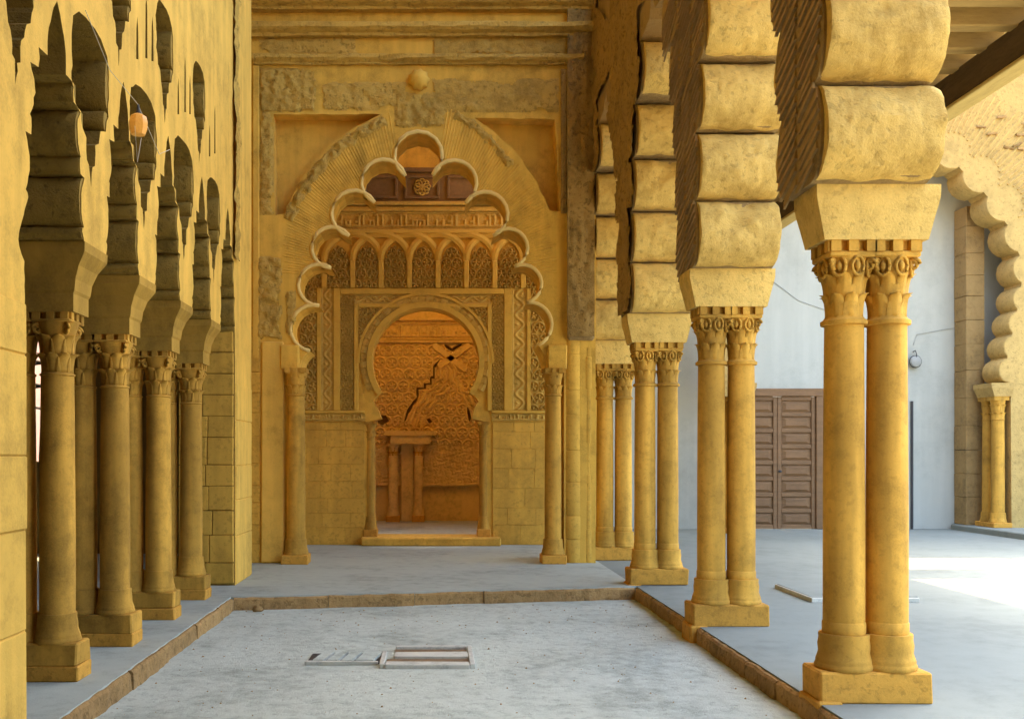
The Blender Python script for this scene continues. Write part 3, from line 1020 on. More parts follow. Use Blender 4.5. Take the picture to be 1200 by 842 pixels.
# radial ribs of the arch face
outer = [(329, 330), (327, 300), (331, 272), (341, 232), (362, 198), (389, 169), (416, 149), (446, 134), (470, 116), (490, 103), (512, 116), (538, 130), (560, 140), (594, 168), (618, 198), (638, 233), (651, 268), (657, 298), (660, 330)]
ov = [Vector((*pT(*p), 0)) for p in outer]
iv = [Vector((*p, 0)) for p in chain(lobes_L + lobe_T + lobes_R)]
def along(pts, t):
    d = [0]
    for a, b in zip(pts, pts[1:]):
        d.append(d[-1] + (b - a).length)
    s = t * d[-1]
    for i in range(len(d) - 1):
        if s <= d[i + 1]:
            return pts[i].lerp(pts[i + 1], (s - d[i]) / (d[i + 1] - d[i] + 1e-9))
    return pts[-1]
cen = Vector((*pT(490, 330), 0))
ribs = MB()
nrib = 150
def ray_hit(pts, ang):
    best = None
    dv = Vector((math.cos(ang), math.sin(ang), 0))
    for a, b in zip(pts, pts[1:]):
        e = b - a
        den = dv.x * e.y - dv.y * e.x
        if abs(den) < 1e-9:
            continue
        w = a - cen
        t = (w.x * e.y - w.y * e.x) / den
        u = (w.x * dv.y - w.y * dv.x) / den
        if t > 0 and 0 <= u <= 1:
            best = t if best is None else max(best, t)
    return best
for i in range(nrib):
    ang = math.radians(4) + math.radians(172) * i / (nrib - 1)
    if abs(ang - math.pi / 2) < 0.16:
        continue
    r1, r0 = ray_hit(ov, ang), ray_hit(iv, ang)
    if not r1 or not r0 or r1 - r0 < 0.12:
        continue
    dv = Vector((math.cos(ang), math.sin(ang), 0)); nv = Vector((-dv.y, dv.x, 0))
    ra, rb = r0 + 0.045 + random.uniform(0, .03), r1 - 0.03 - random.uniform(0, 0.12)
    a, b = cen + dv * ra, cen + dv * rb
    wd = 0.0115 + random.uniform(0, .005)
    dp = random.uniform(0.006, 0.013)
    ribs.add([(a.x - nv.x * wd, 0.003, a.y - nv.y * wd), (a.x + nv.x * wd, 0.003, a.y + nv.y * wd), (b.x + nv.x * wd * 1.3, 0.003, b.y + nv.y * wd * 1.3), (b.x - nv.x * wd * 1.3, 0.003, b.y - nv.y * wd * 1.3),
              (a.x, -dp, a.y), (b.x, -dp, b.y)], [(0, 4, 5, 3), (1, 2, 5, 4), (0, 1, 4), (3, 5, 2)])
o = ribs.build('voussoir_ribs', 'archface', tw)
o['kind'] = 'stuff'
# broken stucco band along the arch back, and around the alfiz
def seg_band(pts, w, a_, seed):
    """height-field ribbon along a polyline in the wall plane"""
    mb = MB()
    P = [Vector((*pT(*p), 0)) for p in pts]
    n = 70
    m = 9
    for i in range(n + 1):
        c = along(P, i / n); d = (along(P, min(1, i / n + 0.01)) - along(P, max(0, i / n - 0.01))).normalized()
        nn = Vector((-d.y, d.x, 0))
        ww = w * (0.8 + 0.5 * noise.noise((i * 0.25, seed, 0)))
        for j in range(m + 1):
            q = c + nn * ww * (j / m - 0.5)
            hh = a_ * (0.5 + 0.9 * noise.fractal((q.x * 9 + seed, q.y * 9, 0), 0.8, 2.1, 5)) * math.sin(math.pi * j / m) ** 0.4
            if i in (0, n):
                hh = 0
            mb.v.append((q.x, 0.004 - max(0, hh), q.y))
    for i in range(n):
        for j in range(m):
            k0 = i * (m + 1) + j
            mb.f.append((k0, k0 + 1, k0 + m + 2, k0 + m + 1))
    return mb
seg_band([(337, 258), (350, 231), (371, 200), (397, 173), (420, 157), (452, 140)], 0.22, 0.085, 2.0).build('broken_stucco', 'rough', tw, 'all')
seg_band([(532, 134), (558, 148), (580, 172), (600, 195)], 0.16, 0.06, 5.0).build('broken_stucco', 'rough', tw, 'all')
def rect_relief(name, x0, y0, x1, y1, seed, amp, sc=8.0):
    a = pT(x0, y1); b = pT(x1, y0)
    base = rough_fn(sc, seed)
    def fn(u, w):
        h = base(u, w)
        m = np.minimum(np.minimum(u - a[0], b[0] - u), np.minimum(w - a[1], b[1] - w)) / 0.05
        return h * np.clip(m, 0, 1) - 0.03
    def ins(u, w):
        m = np.minimum(np.minimum(u - a[0], b[0] - u), np.minimum(w - a[1], b[1] - w))
        nz = np.array([noise.fractal((float(p) * 4 + seed, float(q) * 4, 0.7), 0.9, 2.0, 4) for p, q in zip(u, w)])
        return m > 0.02 + 0.09 * nz
    relief(name, 'rough', tw, a[0], b[0], a[1], b[1], -0.001, fn, step=0.022, amp=amp, inside=ins)
rect_relief('stucco_remains', 304, 80, 372, 132, 1.0, 0.07, 8)
rect_relief('stucco_remains', 304, 128, 321, 252, 4.0, 0.06, 9)
rect_relief('stucco_remains', 372, 96, 478, 130, 7.0, 0.045, 6)
rect_relief('stucco_remains', 505, 92, 655, 132, 12.0, 0.04, 6)
rect_relief('stucco_remains', 462, 108, 522, 150, 17.0, 0.06, 9)
rect_relief('stucco_remains', 334, 340, 347, 398, 21.0, 0.05, 12)
rect_relief('stucco_remains', 300, 300, 331, 398, 25.0, 0.06, 9)
rect_relief('stucco_remains', 505, 40, 690, 66, 29.0, 0.035, 6)
rect_relief('stucco_remains', 300, 44, 420, 66, 35.0, 0.03, 6)
# string courses
def course(x0, x1, y0, y1, out):
    a = pT(x0, y1); b = pT(x1, y0)
    mb = MB()
    h = b[1] - a[1]
    prof = [(0.02, 0), (-out * 0.45, 0.0), (-out * 0.5, 0.22 * h), (-out * 0.8, 0.35 * h), (-out, 0.55 * h), (-out, 0.92 * h), (-out * 0.9, h), (0.02, h)]
    n = 24
    for i in range(n + 1):
        x = a[0] + (b[0] - a[0]) * i / n
        for y, z in prof:
            mb.v.append((x, y + (random.uniform(-.012, .012) if y < 0 else 0), a[1] + z + random.uniform(-.008, .008)))
    m = len(prof)
    for i in range(n):
        for j in range(m):
            k0, k1 = i * m + j, i * m + (j + 1) % m
            mb.f.append((k0, k1, k1 + m, k0 + m))
    mb.f += [tuple(range(m)), tuple(n * m + j for j in range(m - 1, -1, -1))]
    mb.build('string_course', 'rough', tw)
course(298, 683, 67, 77, 0.14)
course(281, 698, 32, 45, 0.22)
course(279, 702, 2, 15, 0.28)
# edges of the alfiz: raised margins left and right
for (x0, x1, y0, y1, dpt) in ((296, 304, 77, 420, 0.03), (657, 664, 82, 250, 0.05), (672, 682, 77, 330, 0.10)):
    a = pT(x0, y1); b = pT(x1, y0)
    MB().cbox(a[0], b[0], -dpt, 0.01, a[1], b[1], c=0.012, jit=0.004).build('margin_moulding', 'darkrough' if x0 > 600 else 'archface', tw)  # right-hand margins darkened for the shade in that corner
# shell boss at the apex
boss = MB()
bx_, bz_ = pT(491, 95)
n, m = 18, 9
for j in range(m + 1):
    a = math.pi * j / m
    for i in range(n):
        b = 2 * math.pi * i / n
        fl = 1 + 0.10 * math.cos(9 * b)
        r_ = 0.15 * math.sin(a) * fl
        boss.v.append((bx_ + r_ * math.cos(b), -0.05 - 0.13 * math.cos(a), bz_ + r_ * math.sin(b)))
for j in range(m):
    for i in range(n):
        k0, k1 = j * n + i, j * n + (i + 1) % n
        boss.f.append((k0, k1, k1 + n, k0 + n))
boss.build('shell_boss', 'archface', tw, 'all')
# imposts of the arch
for (x0, x1, side) in ((329, 351, 1), (641, 664, -1)):
    a = pT(x0, 433); b = pT(x1, 404)
    MB().cbox(a[0], b[0], -0.07, 0.05, a[1], b[1], c=0.02, jit=0.006).build('impost', 'archface', tw)
# left pilaster facing the portico and its ashlar recess
a = pT(306, 660); b = pT(333, 400)
MB().cbox(a[0], b[0], -0.05, 0.02, 0.0, b[1], c=0.02, jit=0.012).build('pilaster', 'plaster', tw)
z = 0.0
while z < 3.2:
    h = random.uniform(0.24, 0.42)
    MB().cbox(XWL + 0.01, a[0] - 0.012, -0.02, 0.03, z + 0.004, z + h - 0.004, c=0.01, jit=0.005).build('ashlar_block', 'ashlar', tw)
    z += h
# engaged masonry shafts in the right corner, drum by drum
for (x0, x1, r, top) in ((659, 684, 0.160, 3.6), (683, 697, 0.088, 3.2)):
    cx = pT((x0 + x1) / 2, 0)[0]
    z = 0.0
    while z < top:
        h = random.uniform(0.34, 0.55)
        z1 = min(z + h, top)
        e = random.uniform(-0.006, 0.006)
        MB().lathe([(r * 0.97, z + 0.003), (r + e, z + 0.018), (r + e, z1 - 0.018), (r * 0.97, z1 - 0.003)], cx, 0.02 + (0.10 if r > 0.1 else 0.06), 20, wob=0.03).build('shaft_drum', 'ashlar', tw, True)
        z = z1
MB().cbox(pT(664, 0)[0], 2.405, -0.09, 0.02, 3.3, 8.3, c=0.03, jit=0.02).build('corner_pier', 'shadeface', tw)
relief('rough_stucco', 'darkrough', tw, pT(664, 0)[0], 2.40, 3.35, 8.2, -0.088, lambda u, w: rough_fn(9, 31.0)(u, w * 0.4), 0.035, 0.06)  # darkened stucco, the corner's shade painted in

def single_column(name, label, x, y, r, zt, mat='column', z0=0.0, cap_h=0.40, group=None):
    t = thing(name, label, 'column', (x, y, z0), group)
    H = zt - z0
    MB().cbox(-r * 1.45, r * 1.45, -r * 1.45, r * 1.45, -0.002, 0.13, c=0.01, jit=0.005).build('plinth', 'plinth', t)
    MB().lathe(base_prof(0.128, 0.36, r * 1.38, r * 1.16), 0, 0, 24, wob=0.012).build('base', mat, t, True)
    MB().lathe(shaft_prof(r, r * 0.93, 0.355, H - cap_h), 0, 0, 24, wob=0.012).build('shaft', mat, t, True)
    c = MB().lathe([(r * 0.95, -0.01), (r * 1.05, 0), (r * 1.05, 0.015), (r * 0.92, 0.025), (r * 0.95, cap_h * 0.5), (r * 1.2, cap_h * 0.85)], 0, 0, 18)
    c.box(-r * 1.05, r * 1.05, -r * 1.05, r * 1.05, cap_h * 0.8, cap_h + 0.002)
    for k in range(4):
        for e in (-0.8, 0, 0.8):
            a = k * math.pi / 2
            X = (e * math.cos(a) + math.sin(a)) * r; Y = (e * math.sin(a) - math.cos(a)) * r
            c.box(X - r * 0.24, X + r * 0.24, Y - r * 0.24, Y + r * 0.24, cap_h * 0.84, cap_h)
    o = c.build('capital', mat, t, True)
    o.location = (0, 0, H - cap_h)
    k = r / 0.12
    for n_, off, zz in ((8, 0, 0.02), (8, 0.5, cap_h * 0.38)):
        for i in range(n_):
            a = 2 * math.pi * (i + off) / n_
            q = link('leaf', LEAF_L, o, (r * 0.92 * math.sin(a), -r * 0.92 * math.cos(a), zz))
            q.rotation_euler = (0, 0, a)
            q.scale = (k * 0.9, k * 0.9, cap_h / 0.40)
    return t
single_column('column', 'slender lit column carrying the transverse arch on the hall side', pT(349, 0)[0] - 0.02, DT - 0.03, 0.135, zi, group=None)
single_column('column', 'slender shaded column carrying the transverse arch beside the masonry shafts', pT(648, 0)[0], DT - 0.0, 0.125, zi)

# ------------------------------------------------------------------ vestibule and the carved portal
DP = 17.8
def pP(x, y):
    return px(x, y, DP)
pw = thing('portal_wall', 'richly carved wall with a horseshoe portal framed in stucco bands', 'portal', (0, DP, 0))
cx_, cz_ = pP(498.75, 423)
R0 = 62.5 / (F / DP)
hs = []
for i in range(41):
    a = math.radians(-36 + 252 * i / 40)
    hs.append((cx_ + R0 * math.cos(a), cz_ + R0 * math.sin(a)))
hs = hs[::-1]            # from lower left, over the top, to lower right
xl0, xr0 = pP(441, 0)[0], pP(562, 0)[0]
zc = pP(0, 494)[1]
p_open = [(pP(431, 0)[0], 0.0), (pP(431, 0)[0], zc), (pP(447, 0)[0], pP(0, 490)[1]), (pP(442, 0)[0], pP(0, 478)[1]), (pP(437, 0)[0], pP(0, 470)[1]), (pP(443, 0)[0], pP(0, 462)[1])] + hs + \
         [(pP(555, 0)[0], pP(0, 462)[1]), (pP(561, 0)[0], pP(0, 470)[1]), (pP(556, 0)[0], pP(0, 478)[1]), (pP(553, 0)[0], pP(0, 490)[1]), (pP(569, 0)[0], zc), (pP(569, 0)[0], 0.0)]
XV0, XV1 = -2.75, 3.15
outl = [(XV0, 0.0)] + p_open + [(XV1, 0.0), (XV1, 8.9), (XV0, 8.9)]
MB().plate([outl], 'y', 0.0, 0.45).build('wall_body', 'archface', pw)
# frame fillets and carved bands
def bar(name, mat, x0, y0, x1, y1, out, c=0.008):
    a = pP(x0, y1); b = pP(x1, y0)
    return MB().cbox(a[0], b[0], -out, 0.01, a[1], b[1], c=c).build(name, mat, pw)
def band(x0, y0, x1, y1, fn, out=0.01, amp=0.028, step=0.011, name='carved_band', inside=None):
    a = pP(x0, y1); b = pP(x1, y0)
    return relief(name, 'carved', pw, a[0], b[0], a[1], b[1], -out, fn, step=step, amp=amp, inside=inside)
for x0, x1 in ((371.5, 376.5), (391, 399), (415, 420), (571, 576), (590.5, 600), (617, 622)):
    top = {371.5: 338, 391: 338, 415: 356, 571: 356, 590.5: 338, 617: 338}[x0]
    bar('fillet', 'fillet', x0, top, x1, 481, 0.05)
bar('fillet', 'fillet', 399.3, 338, 590.2, 345, 0.055)
bar('fillet', 'fillet', 420.3, 356, 570.7, 360.5, 0.05)
band(352, 318, 371, 480, palmettes(0.21, 0.1), amp=0.06); band(622.5, 318, 641, 480, palmettes(0.21, 0.4), amp=0.06)
band(377, 338, 390.5, 480, vine(18, 'w')); band(600.5, 338, 616.5, 480, vine(18, 'w'))
band(399.5, 346, 414.5, 480, palmettes(0.117, 0.2), amp=0.045); band(576.5, 346, 590, 480, palmettes(0.105, 0.6), amp=0.045)
band(415, 346, 576, 355.5, vine(20))
ax_ = (cx_, cz_)
R2 = 79 / (F / DP)
band(420.5, 361, 570.5, 428, palmettes(0.17, 0.3), amp=0.05, name='spandrel_carving', inside=lambda u, w: np.hypot(u - ax_[0], w - ax_[1]) > R2 + 0.005)
bar('fillet', 'fillet', 352, 481, 427, 484, 0.05); bar('fillet', 'fillet', 576, 481, 640, 484, 0.05)
band(352, 484.5, 428, 493, kufic(*[pP(352, 0)[0], pP(428, 0)[0], pP(0, 493)[1], pP(0, 484.5)[1]], seed=5, unit=0.07), amp=0.03)
band(576, 484.5, 641, 493, kufic(*[pP(576, 0)[0], pP(641, 0)[0], pP(0, 493)[1], pP(0, 484.5)[1]], seed=9, unit=0.07), amp=0.03)
# archivolt: plain ring and carved voussoir ring
def ring(name, mat, r0, r1, out, a0=-36, a1=216, n=60):
    mb = MB()
    for i in range(n + 1):
        a = math.radians(a0 + (a1 - a0) * i / n)
        for r, y in ((r0, 0.01), (r0, -out), (r1, -out), (r1, 0.01)):
            mb.v.append((cx_ + r * math.cos(a), y, cz_ + r * math.sin(a)))
    for i in range(n):
        for j in range(4):
            k0, k1 = i * 4 + j, i * 4 + (j + 1) % 4
            mb.f.append((k0, k1, k1 + 4, k0 + 4))
    mb.f += [(0, 1, 2, 3), (n * 4 + 3, n * 4 + 2, n * 4 + 1, n * 4)]
    return mb.build(name, mat, pw, True)
sP = F / DP
ring('archivolt', 'fillet', R0 + 0.002, 69 / sP, 0.06)
ring('archivolt', 'fillet', 77 / sP, 80 / sP, 0.06, -2, 182)
for i in range(34):          # carved voussoirs between the two rings
    a0 = math.radians(-28 + 236 * i / 34); a1 = math.radians(-28 + 236 * (i + 1) / 34) - 0.012
    out = 0.028 if i % 2 else 0.042
    mb = MB()
    for a in (a0, (a0 + a1) / 2, a1):
        for r, y in ((69.3 / sP, 0.01), (69.3 / sP, -out), (73 / sP, -out - 0.012), (76.7 / sP, -out), (76.7 / sP, 0.01)):
            mb.v.append((cx_ + r * math.cos(a), y, cz_ + r * math.sin(a)))
    for q in range(2):
        for j in range(5):
            k0, k1 = q * 5 + j, q * 5 + (j + 1) % 5
            mb.f.append((k0, k1, k1 + 5, k0 + 5))
    mb.f += [(0, 1, 2, 3, 4), (14, 13, 12, 11, 10)]
    mb.build('voussoir', 'carved', pw)
# blind interlaced arches
xc0 = 496.5
pitch = 33.2
for i in range(-4, 5):
    x = xc0 + pitch * i
    if 352 < x < 640:
        lo, hi = pP(x - 13, 337)[0], pP(x + 13, 0)[0]
        zb, zt = pP(0, 337)[1], pP(0, 289)[1]
        cxx = (lo + hi) / 2
        def ins(u, w, cxx=cxx, zb=zb, zt=zt, hw=(hi - lo) / 2):
            t = (w - zb) / (zt - zb)
            half = hw * np.where(t < 0.45, 1.0, np.where(t < 0.55, 0.82, np.sqrt(np.clip(1 - ((t - 0.5) / 0.5) ** 1.6, 0, 1))))
            return np.abs(u - cxx) < half
        relief('blind_arch_panel', 'carved', pw, lo, hi, zb, zt, -0.008, palmettes(0.19, i * 0.17), step=0.009, amp=0.075, inside=ins)
    xp = x + pitch / 2
    if 356 < xp < 636:
        a = pP(xp - 3.2, 338); b = pP(xp + 3.2, 306)
        MB().cbox(a[0], b[0], -0.075, 0.01, a[1], b[1], c=0.015).build('blind_arch_post', 'fillet', pw)
        # interlaced arc from this post to the post after next
        xq = xp + 2 * pitch
        if xq < 650:
            A, B = pP(xp, 306), pP(xq, 306)
            Ap = pP((xp + xq) / 2, 275)
            pts = []
            for q in range(17):
                a_ = math.pi * q / 16
                pts.append((A[0] + (B[0] - A[0]) * (1 - math.cos(a_)) / 2, A[1] + (Ap[1] - A[1]) * math.sin(a_) ** 0.9))
            mb = MB()
            for q, (u, w) in enumerate(pts):
                d = Vector((pts[min(q + 1, 16)][0] - pts[max(q - 1, 0)][0], pts[min(q + 1, 16)][1] - pts[max(q - 1, 0)][1])).normalized()
                nn = Vector((-d.y, d.x)) * 0.055
                yo = -0.055 - 0.014 * math.sin(q / 16 * 2 * math.pi * 2)
                for sgn, yy in ((-1, 0.01), (-1, yo), (0, yo - 0.012), (1, yo), (1, 0.01)):
                    mb.v.append((u + nn.x * sgn, yy, w + nn.y * sgn))
            for q in range(16):
                for j in range(5):
                    k0, k1 = q * 5 + j, q * 5 + (j + 1) % 5
                    mb.f.append((k0, k1, k1 + 5, k0 + 5))
            mb.f += [(0, 1, 2, 3, 4), (84, 83, 82, 81, 80)]
            mb.build('interlaced_arc', 'fillet', pw)
bar('fillet', 'fillet', 352, 270, 640, 274, 0.07)
band(352, 249, 640, 270, kufic(pP(352, 0)[0], pP(640, 0)[0], pP(0, 270)[1], pP(0, 249)[1], seed=21, unit=0.12), amp=0.035)
bar('fillet', 'carved', 352, 243, 640, 248.5, 0.08)
bar('fillet', 'carved', 352, 238, 640, 242, 0.14)
# painted timber frieze with rosette
bar('frieze_board', 'darkpanel', 352, 203, 640, 238, 0.05)
for x0, x1 in ((378, 420), (427, 466), (474, 515), (524, 562), (569, 610)):
    for a_, b_, c_, d_ in ((x0, 207, x1, 210), (x0, 231, x1, 234), (x0, 210, x0 + 3, 231), (x1 - 3, 210, x1, 231)):
        A = pP(a_, d_); B = pP(c_, b_)
        MB().cbox(A[0], B[0], -0.085, -0.045, A[1], B[1], c=0.006).build('panel_moulding', 'darkpanel', pw)
rx, rz = pP(494.5, 220.5)
for i in range(8):
    a = 2 * math.pi * i / 8
    mb = MB()
    pts = [(rx + 0.085 * math.cos(a) + 0.06 * math.cos(t), -0.075, rz + 0.085 * math.sin(a) + 0.06 * math.sin(t)) for t in [2 * math.pi * k / 10 for k in range(11)]]
    mb.tube(pts, 0.016, 5)
    mb.build('rosette_petal', 'carved', pw, 'all')
MB().lathe([(0.05, 0.0), (0.045, 0.03), (0.004, 0.05)], 0, 0, 12).build('rosette_boss', 'carved', pw, True).matrix_basis = \
    __import__('mathutils').Matrix.Translation((rx, -0.05, rz)) @ __import__('mathutils').Matrix.Rotation(math.radians(90), 4, 'X')
bar('fillet', 'darkpanel', 352, 198, 640, 203, 0.10)
# ashlar below, block by block
for (xa, xb) in ((352, 427), (577, 642)):
    y = 637.5
    k = 0
    while y > 497:
        h = random.choice((17, 20, 23))
        y2 = max(y - h, 494.5)
        x = xa - (random.uniform(5, 18) if k % 2 else 0)
        while x < xb - 2:
            w = random.uniform(22, 40)
            x2 = min(x + w, xb)
            if xb - x2 < 8:
                x2 = xb
            a = pP(max(x, xa) + 0.09, y - 0.09); b = pP(x2 - 0.09, y2 + 0.09)
            if b[0] - a[0] > 0.05:
                MB().cbox(a[0], b[0], -0.02 - random.uniform(0, 0.004), 0.02, max(a[1], 0.004), b[1], c=0.004, jit=0.002).build('ashlar_block', 'ashlar', pw)
            x = x2
        y = y2
        k += 1
# threshold step
a = pP(424, 641); b = pP(586, 628)
MB().cbox(a[0], b[0], -0.28, 0.50, -0.005, b[1], c=0.02, jit=0.01).build('threshold', 'ashlar', pw)
single_column('column', 'small column at the portal jamb on the hall side', pP(434, 0)[0], DP - 0.12 + 0.18, 0.088, zc + 0.002, z0=b[1] - 0.003, cap_h=0.28)
single_column('column', 'small column at the portal jamb on the courtyard side', pP(567, 0)[0], DP - 0.12 + 0.18, 0.085, zc + 0.002, z0=b[1] - 0.003, cap_h=0.28)
# vestibule side wall and lintel
vw = thing('vestibule_wall', 'plain side wall of the vestibule behind the transverse arch', 'wall', (-2.8, 16.5, 0))
MB().box(-0.3, 0.05, -0.98, 1.3, 0.001, 8.9).build('wall_body', 'archface', vw)

# ------------------------------------------------------------------ oratory seen through the portal
DO = 22.0
def pO(x, y):
    return px(x, y, DO)
ow = thing('oratory_wall', 'oratory interior with carved mixtilinear arches and inscription band behind the horseshoe portal', 'wall', (0, DO, 0.15))
OZ = 0.15
def q2(p):
    u, w = pO(*p)
    return (u, w - OZ)
slot1 = [(477, 494), (472, 494), (475, 482), (480, 473), (487, 465), (487, 453), (496, 453), (496, 448), (503, 448), (503, 440), (506, 440), (506, 430), (510, 424), (517, 419), (514, 427), (511, 431), (511, 444), (507, 444), (507, 452), (500, 452), (500, 457), (491.5, 457), (491.5, 467), (485, 476), (480, 485)]
slot2 = [(531, 436), (535, 448), (540, 458), (538, 466), (533, 455), (529, 444)]
slot3 = [(546, 470), (551, 476), (554, 490), (549, 496), (546, 484)]
slot4 = [(497, 490), (504, 488), (508, 494), (502, 497)]
slot5 = [(442, 487), (452, 486), (456, 493), (448, 498), (442, 495)]
slot6 = [(520, 402), (526, 405), (530, 408), (536, 404), (541, 402), (541, 404.5), (530, 412), (522, 407)]
fr = [(-2.6, 1.75), (2.6, 1.75), (2.6, 6.6), (-2.6, 6.6)]
MB().plate([fr] + [[q2(p) for p in s] for s in (slot1, slot2, slot3, slot4, slot5, slot6)], 'y', 0.0, 0.16).build('carved_face', 'oratory', ow)
MB().box(-2.6, 2.6, 0.165, 0.8, 0.0, 6.75).build('wall_body', 'hall', ow)
MB().box(-2.6, 2.6, 0.06, 0.16, 0.0, 1.74).build('dado', 'oratory', ow)
def bandO(x0, y0, x1, y1, fn, amp, step=0.014, inside=None, name='carved_band'):
    a = q2((x0, y1)); b = q2((x1, y0))
    return relief(name, 'oratory', ow, a[0], b[0], a[1], b[1], -0.002, fn, step=step, amp=amp, inside=inside)
slots_px = [[q2(p) for p in s] for s in (slot1, slot2, slot3, slot4, slot5, slot6)]
def clear_of_slots(u, w):
    res = np.ones(u.shape, bool)
    for s in slots_px:
        ins = np.zeros(u.shape, bool)
        m = len(s)
        for i in range(m):
            (x0, y0), (x1, y1) = s[i], s[(i + 1) % m]
            if abs(y1 - y0) < 1e-9:
                continue
            cond = ((w > min(y0, y1)) & (w <= max(y0, y1)) & (u < (x1 - x0) * (w - y0) / (y1 - y0) + x0))
            ins ^= cond
        res &= ~ins
    return res
bandO(430, 402, 572, 520, palmettes(0.26, 0.4), 0.05, inside=clear_of_slots)
bandO(430, 520, 572, 566, arabesque(56, 2.4), 0.022)
bandO(430, 379, 572, 398, kufic(q2((430, 0))[0], q2((572, 0))[0], q2((0, 398))[1], q2((0, 379))[1], seed=33, unit=0.13), 0.06)
def barO(name, x0, y0, x1, y1, out, mat='oratory'):
    a = q2((x0, y1)); b = q2((x1, y0))
    return MB().cbox(a[0], b[0], -out, 0.01, a[1], b[1], c=0.012).build(name, mat, ow)
barO('fillet', 430, 373, 572, 376, 0.09); barO('fillet', 430, 399, 572, 402, 0.10); barO('fillet', 430, 566, 572, 569, 0.07)
# crossing diagonal straps of the interlaced arch
for p0, p1 in (((508, 404), (546, 434)), ((550, 404), (514, 430))):
    A, B = Vector((*q2(p0), 0)), Vector((*q2(p1), 0))
    d = (B - A).normalized(); nn = Vector((-d.y, d.x, 0)) * 0.075
    MB().add([(A.x - nn.x, 0, A.y - nn.y), (A.x + nn.x, 0, A.y + nn.y), (B.x + nn.x, 0, B.y + nn.y), (B.x - nn.x, 0, B.y - nn.y),
              (A.x - nn.x * .8, -0.09, A.y - nn.y * .8), (A.x + nn.x * .8, -0.09, A.y + nn.y * .8), (B.x + nn.x * .8, -0.09, B.y + nn.y * .8), (B.x - nn.x * .8, -0.09, B.y - nn.y * .8)],
             [(4, 5, 6, 7), (0, 1, 5, 4), (1, 2, 6, 5), (2, 3, 7, 6), (3, 0, 4, 7)]).build('strap', 'oratory', ow)
for sl in slots_px[:4]:
    lp_ = sl + [sl[0]]
    MB().tube([(u, -0.015, w) for u, w in lp_], 0.034, 5).build('strap', 'oratory', ow)
# concentric stepped straps of the mixtilinear arch beside the dark slot, and the mirrored haunch
st = [(481, 497), (484, 484), (490, 474), (497, 466), (498, 459), (507, 457), (512, 451), (517, 443), (517, 433), (524, 424)]
for off_, rad in ((0, 0.045), (6.5, 0.04), (13, 0.05)):
    MB().tube([(q2((x_ + off_, y_ + off_ * 0.35))[0], -0.03, q2((x_, y_ + off_ * 0.35))[1]) for x_, y_ in st], rad, 6).build('strap', 'oratory', ow)
st2 = [(528, 424), (534, 432), (534, 442), (541, 449), (542, 458), (549, 461), (553, 470), (559, 480), (562, 494)]
for off_, rad in ((0, 0.045), (-6, 0.04)):
    MB().tube([(q2((x_ + off_, y_ - off_ * 0.35))[0], -0.03, q2((x_, y_ - off_ * 0.35))[1]) for x_, y_ in st2], rad, 6).build('strap', 'oratory', ow)
a = q2((452, 520)); b = q2((511, 505))
im = MB().box(a[0] + 0.12, b[0] - 0.12, -0.42, 0.02, a[1], b[1] - 0.1)
im.box(a[0], b[0], -0.46, 0.02, b[1] - 0.102, b[1])
im.build('corbel_block', 'oratory', ow)
MB().cbox(*[pO(470, 0)[0], pO(485, 0)[0]], -0.12, 0.08, 0.0, q2((0, 519))[1], c=0.01).build('pilaster', 'oratory', ow)
zt_o = q2((0, 520))[1] + OZ
single_column('column', 'oratory column with its capital under the corbel block, nearer the hall side', pO(461, 0)[0], DO - 0.22, 0.105, zt_o, z0=OZ, cap_h=0.28, mat='oratory')
single_column('column', 'oratory column with its capital under the corbel block, nearer the courtyard side', pO(490.5, 0)[0], DO - 0.22, 0.095, zt_o, z0=OZ, cap_h=0.28, mat='oratory')
of = MB().box(-2.6, 2.6, DP + 0.46, DO + 0.5, -0.02, OZ).build('oratory_floor', 'floor'); structure(of)
for x0, x1, lab in ((-2.9, -2.601, 'plain side wall of the oratory beside the hall'), (2.601, 2.9, 'plain side wall of the oratory beside the courtyard')):
    t = thing('oratory_side_wall', lab, 'wall', ((x0 + x1) / 2, 20.2, 0))
    MB().box(-0.149, 0.149, -1.9, 2.4, 0.001, 6.9).build('wall_body', 'archface', t)

# ------------------------------------------------------------------ courtyard: white wall and wooden door
DW = 21.6
sW = F / DW
def pW(x, y):
    return px(x, y, DW)
cw = thing('courtyard_wall', 'tall white plastered wall closing the courtyard behind the arcade', 'wall', (9.0, DW, 0))
X0 = 9.0
dx0, dx1 = pW(857, 0)[0], pW(965, 0)[0]
dzt = pW(0, 455)[1]
MB().plate([[(2.92 - X0, 0.001), (dx0 - X0, 0.001), (dx0 - X0, dzt), (dx1 - X0, dzt), (dx1 - X0, 0.001), (17 - X0, 0.001), (17 - X0, 12.5), (2.92 - X0, 12.5)]], 'y', 0, 0.35).build('wall_body', 'white', cw)
dr = thing('door', 'closed double-leaf brown wooden door with stacked raised panels in the white wall', 'door', ((dx0 + dx1) / 2, DW, 0))
DWD = dx1 - dx0
fw = 0.17
for (a, b, c, d) in ((-DWD / 2 + 0.003, -DWD / 2 + fw, 0.002, dzt - fw), (DWD / 2 - fw, DWD / 2 - 0.003, 0.002, dzt - fw), (-DWD / 2 + 0.003, DWD / 2 - 0.003, dzt - fw + 0.001, dzt - 0.003)):
    MB().cbox(a, b, -0.045, 0.12, c, d, c=0.012).build('door_frame', 'door', dr)
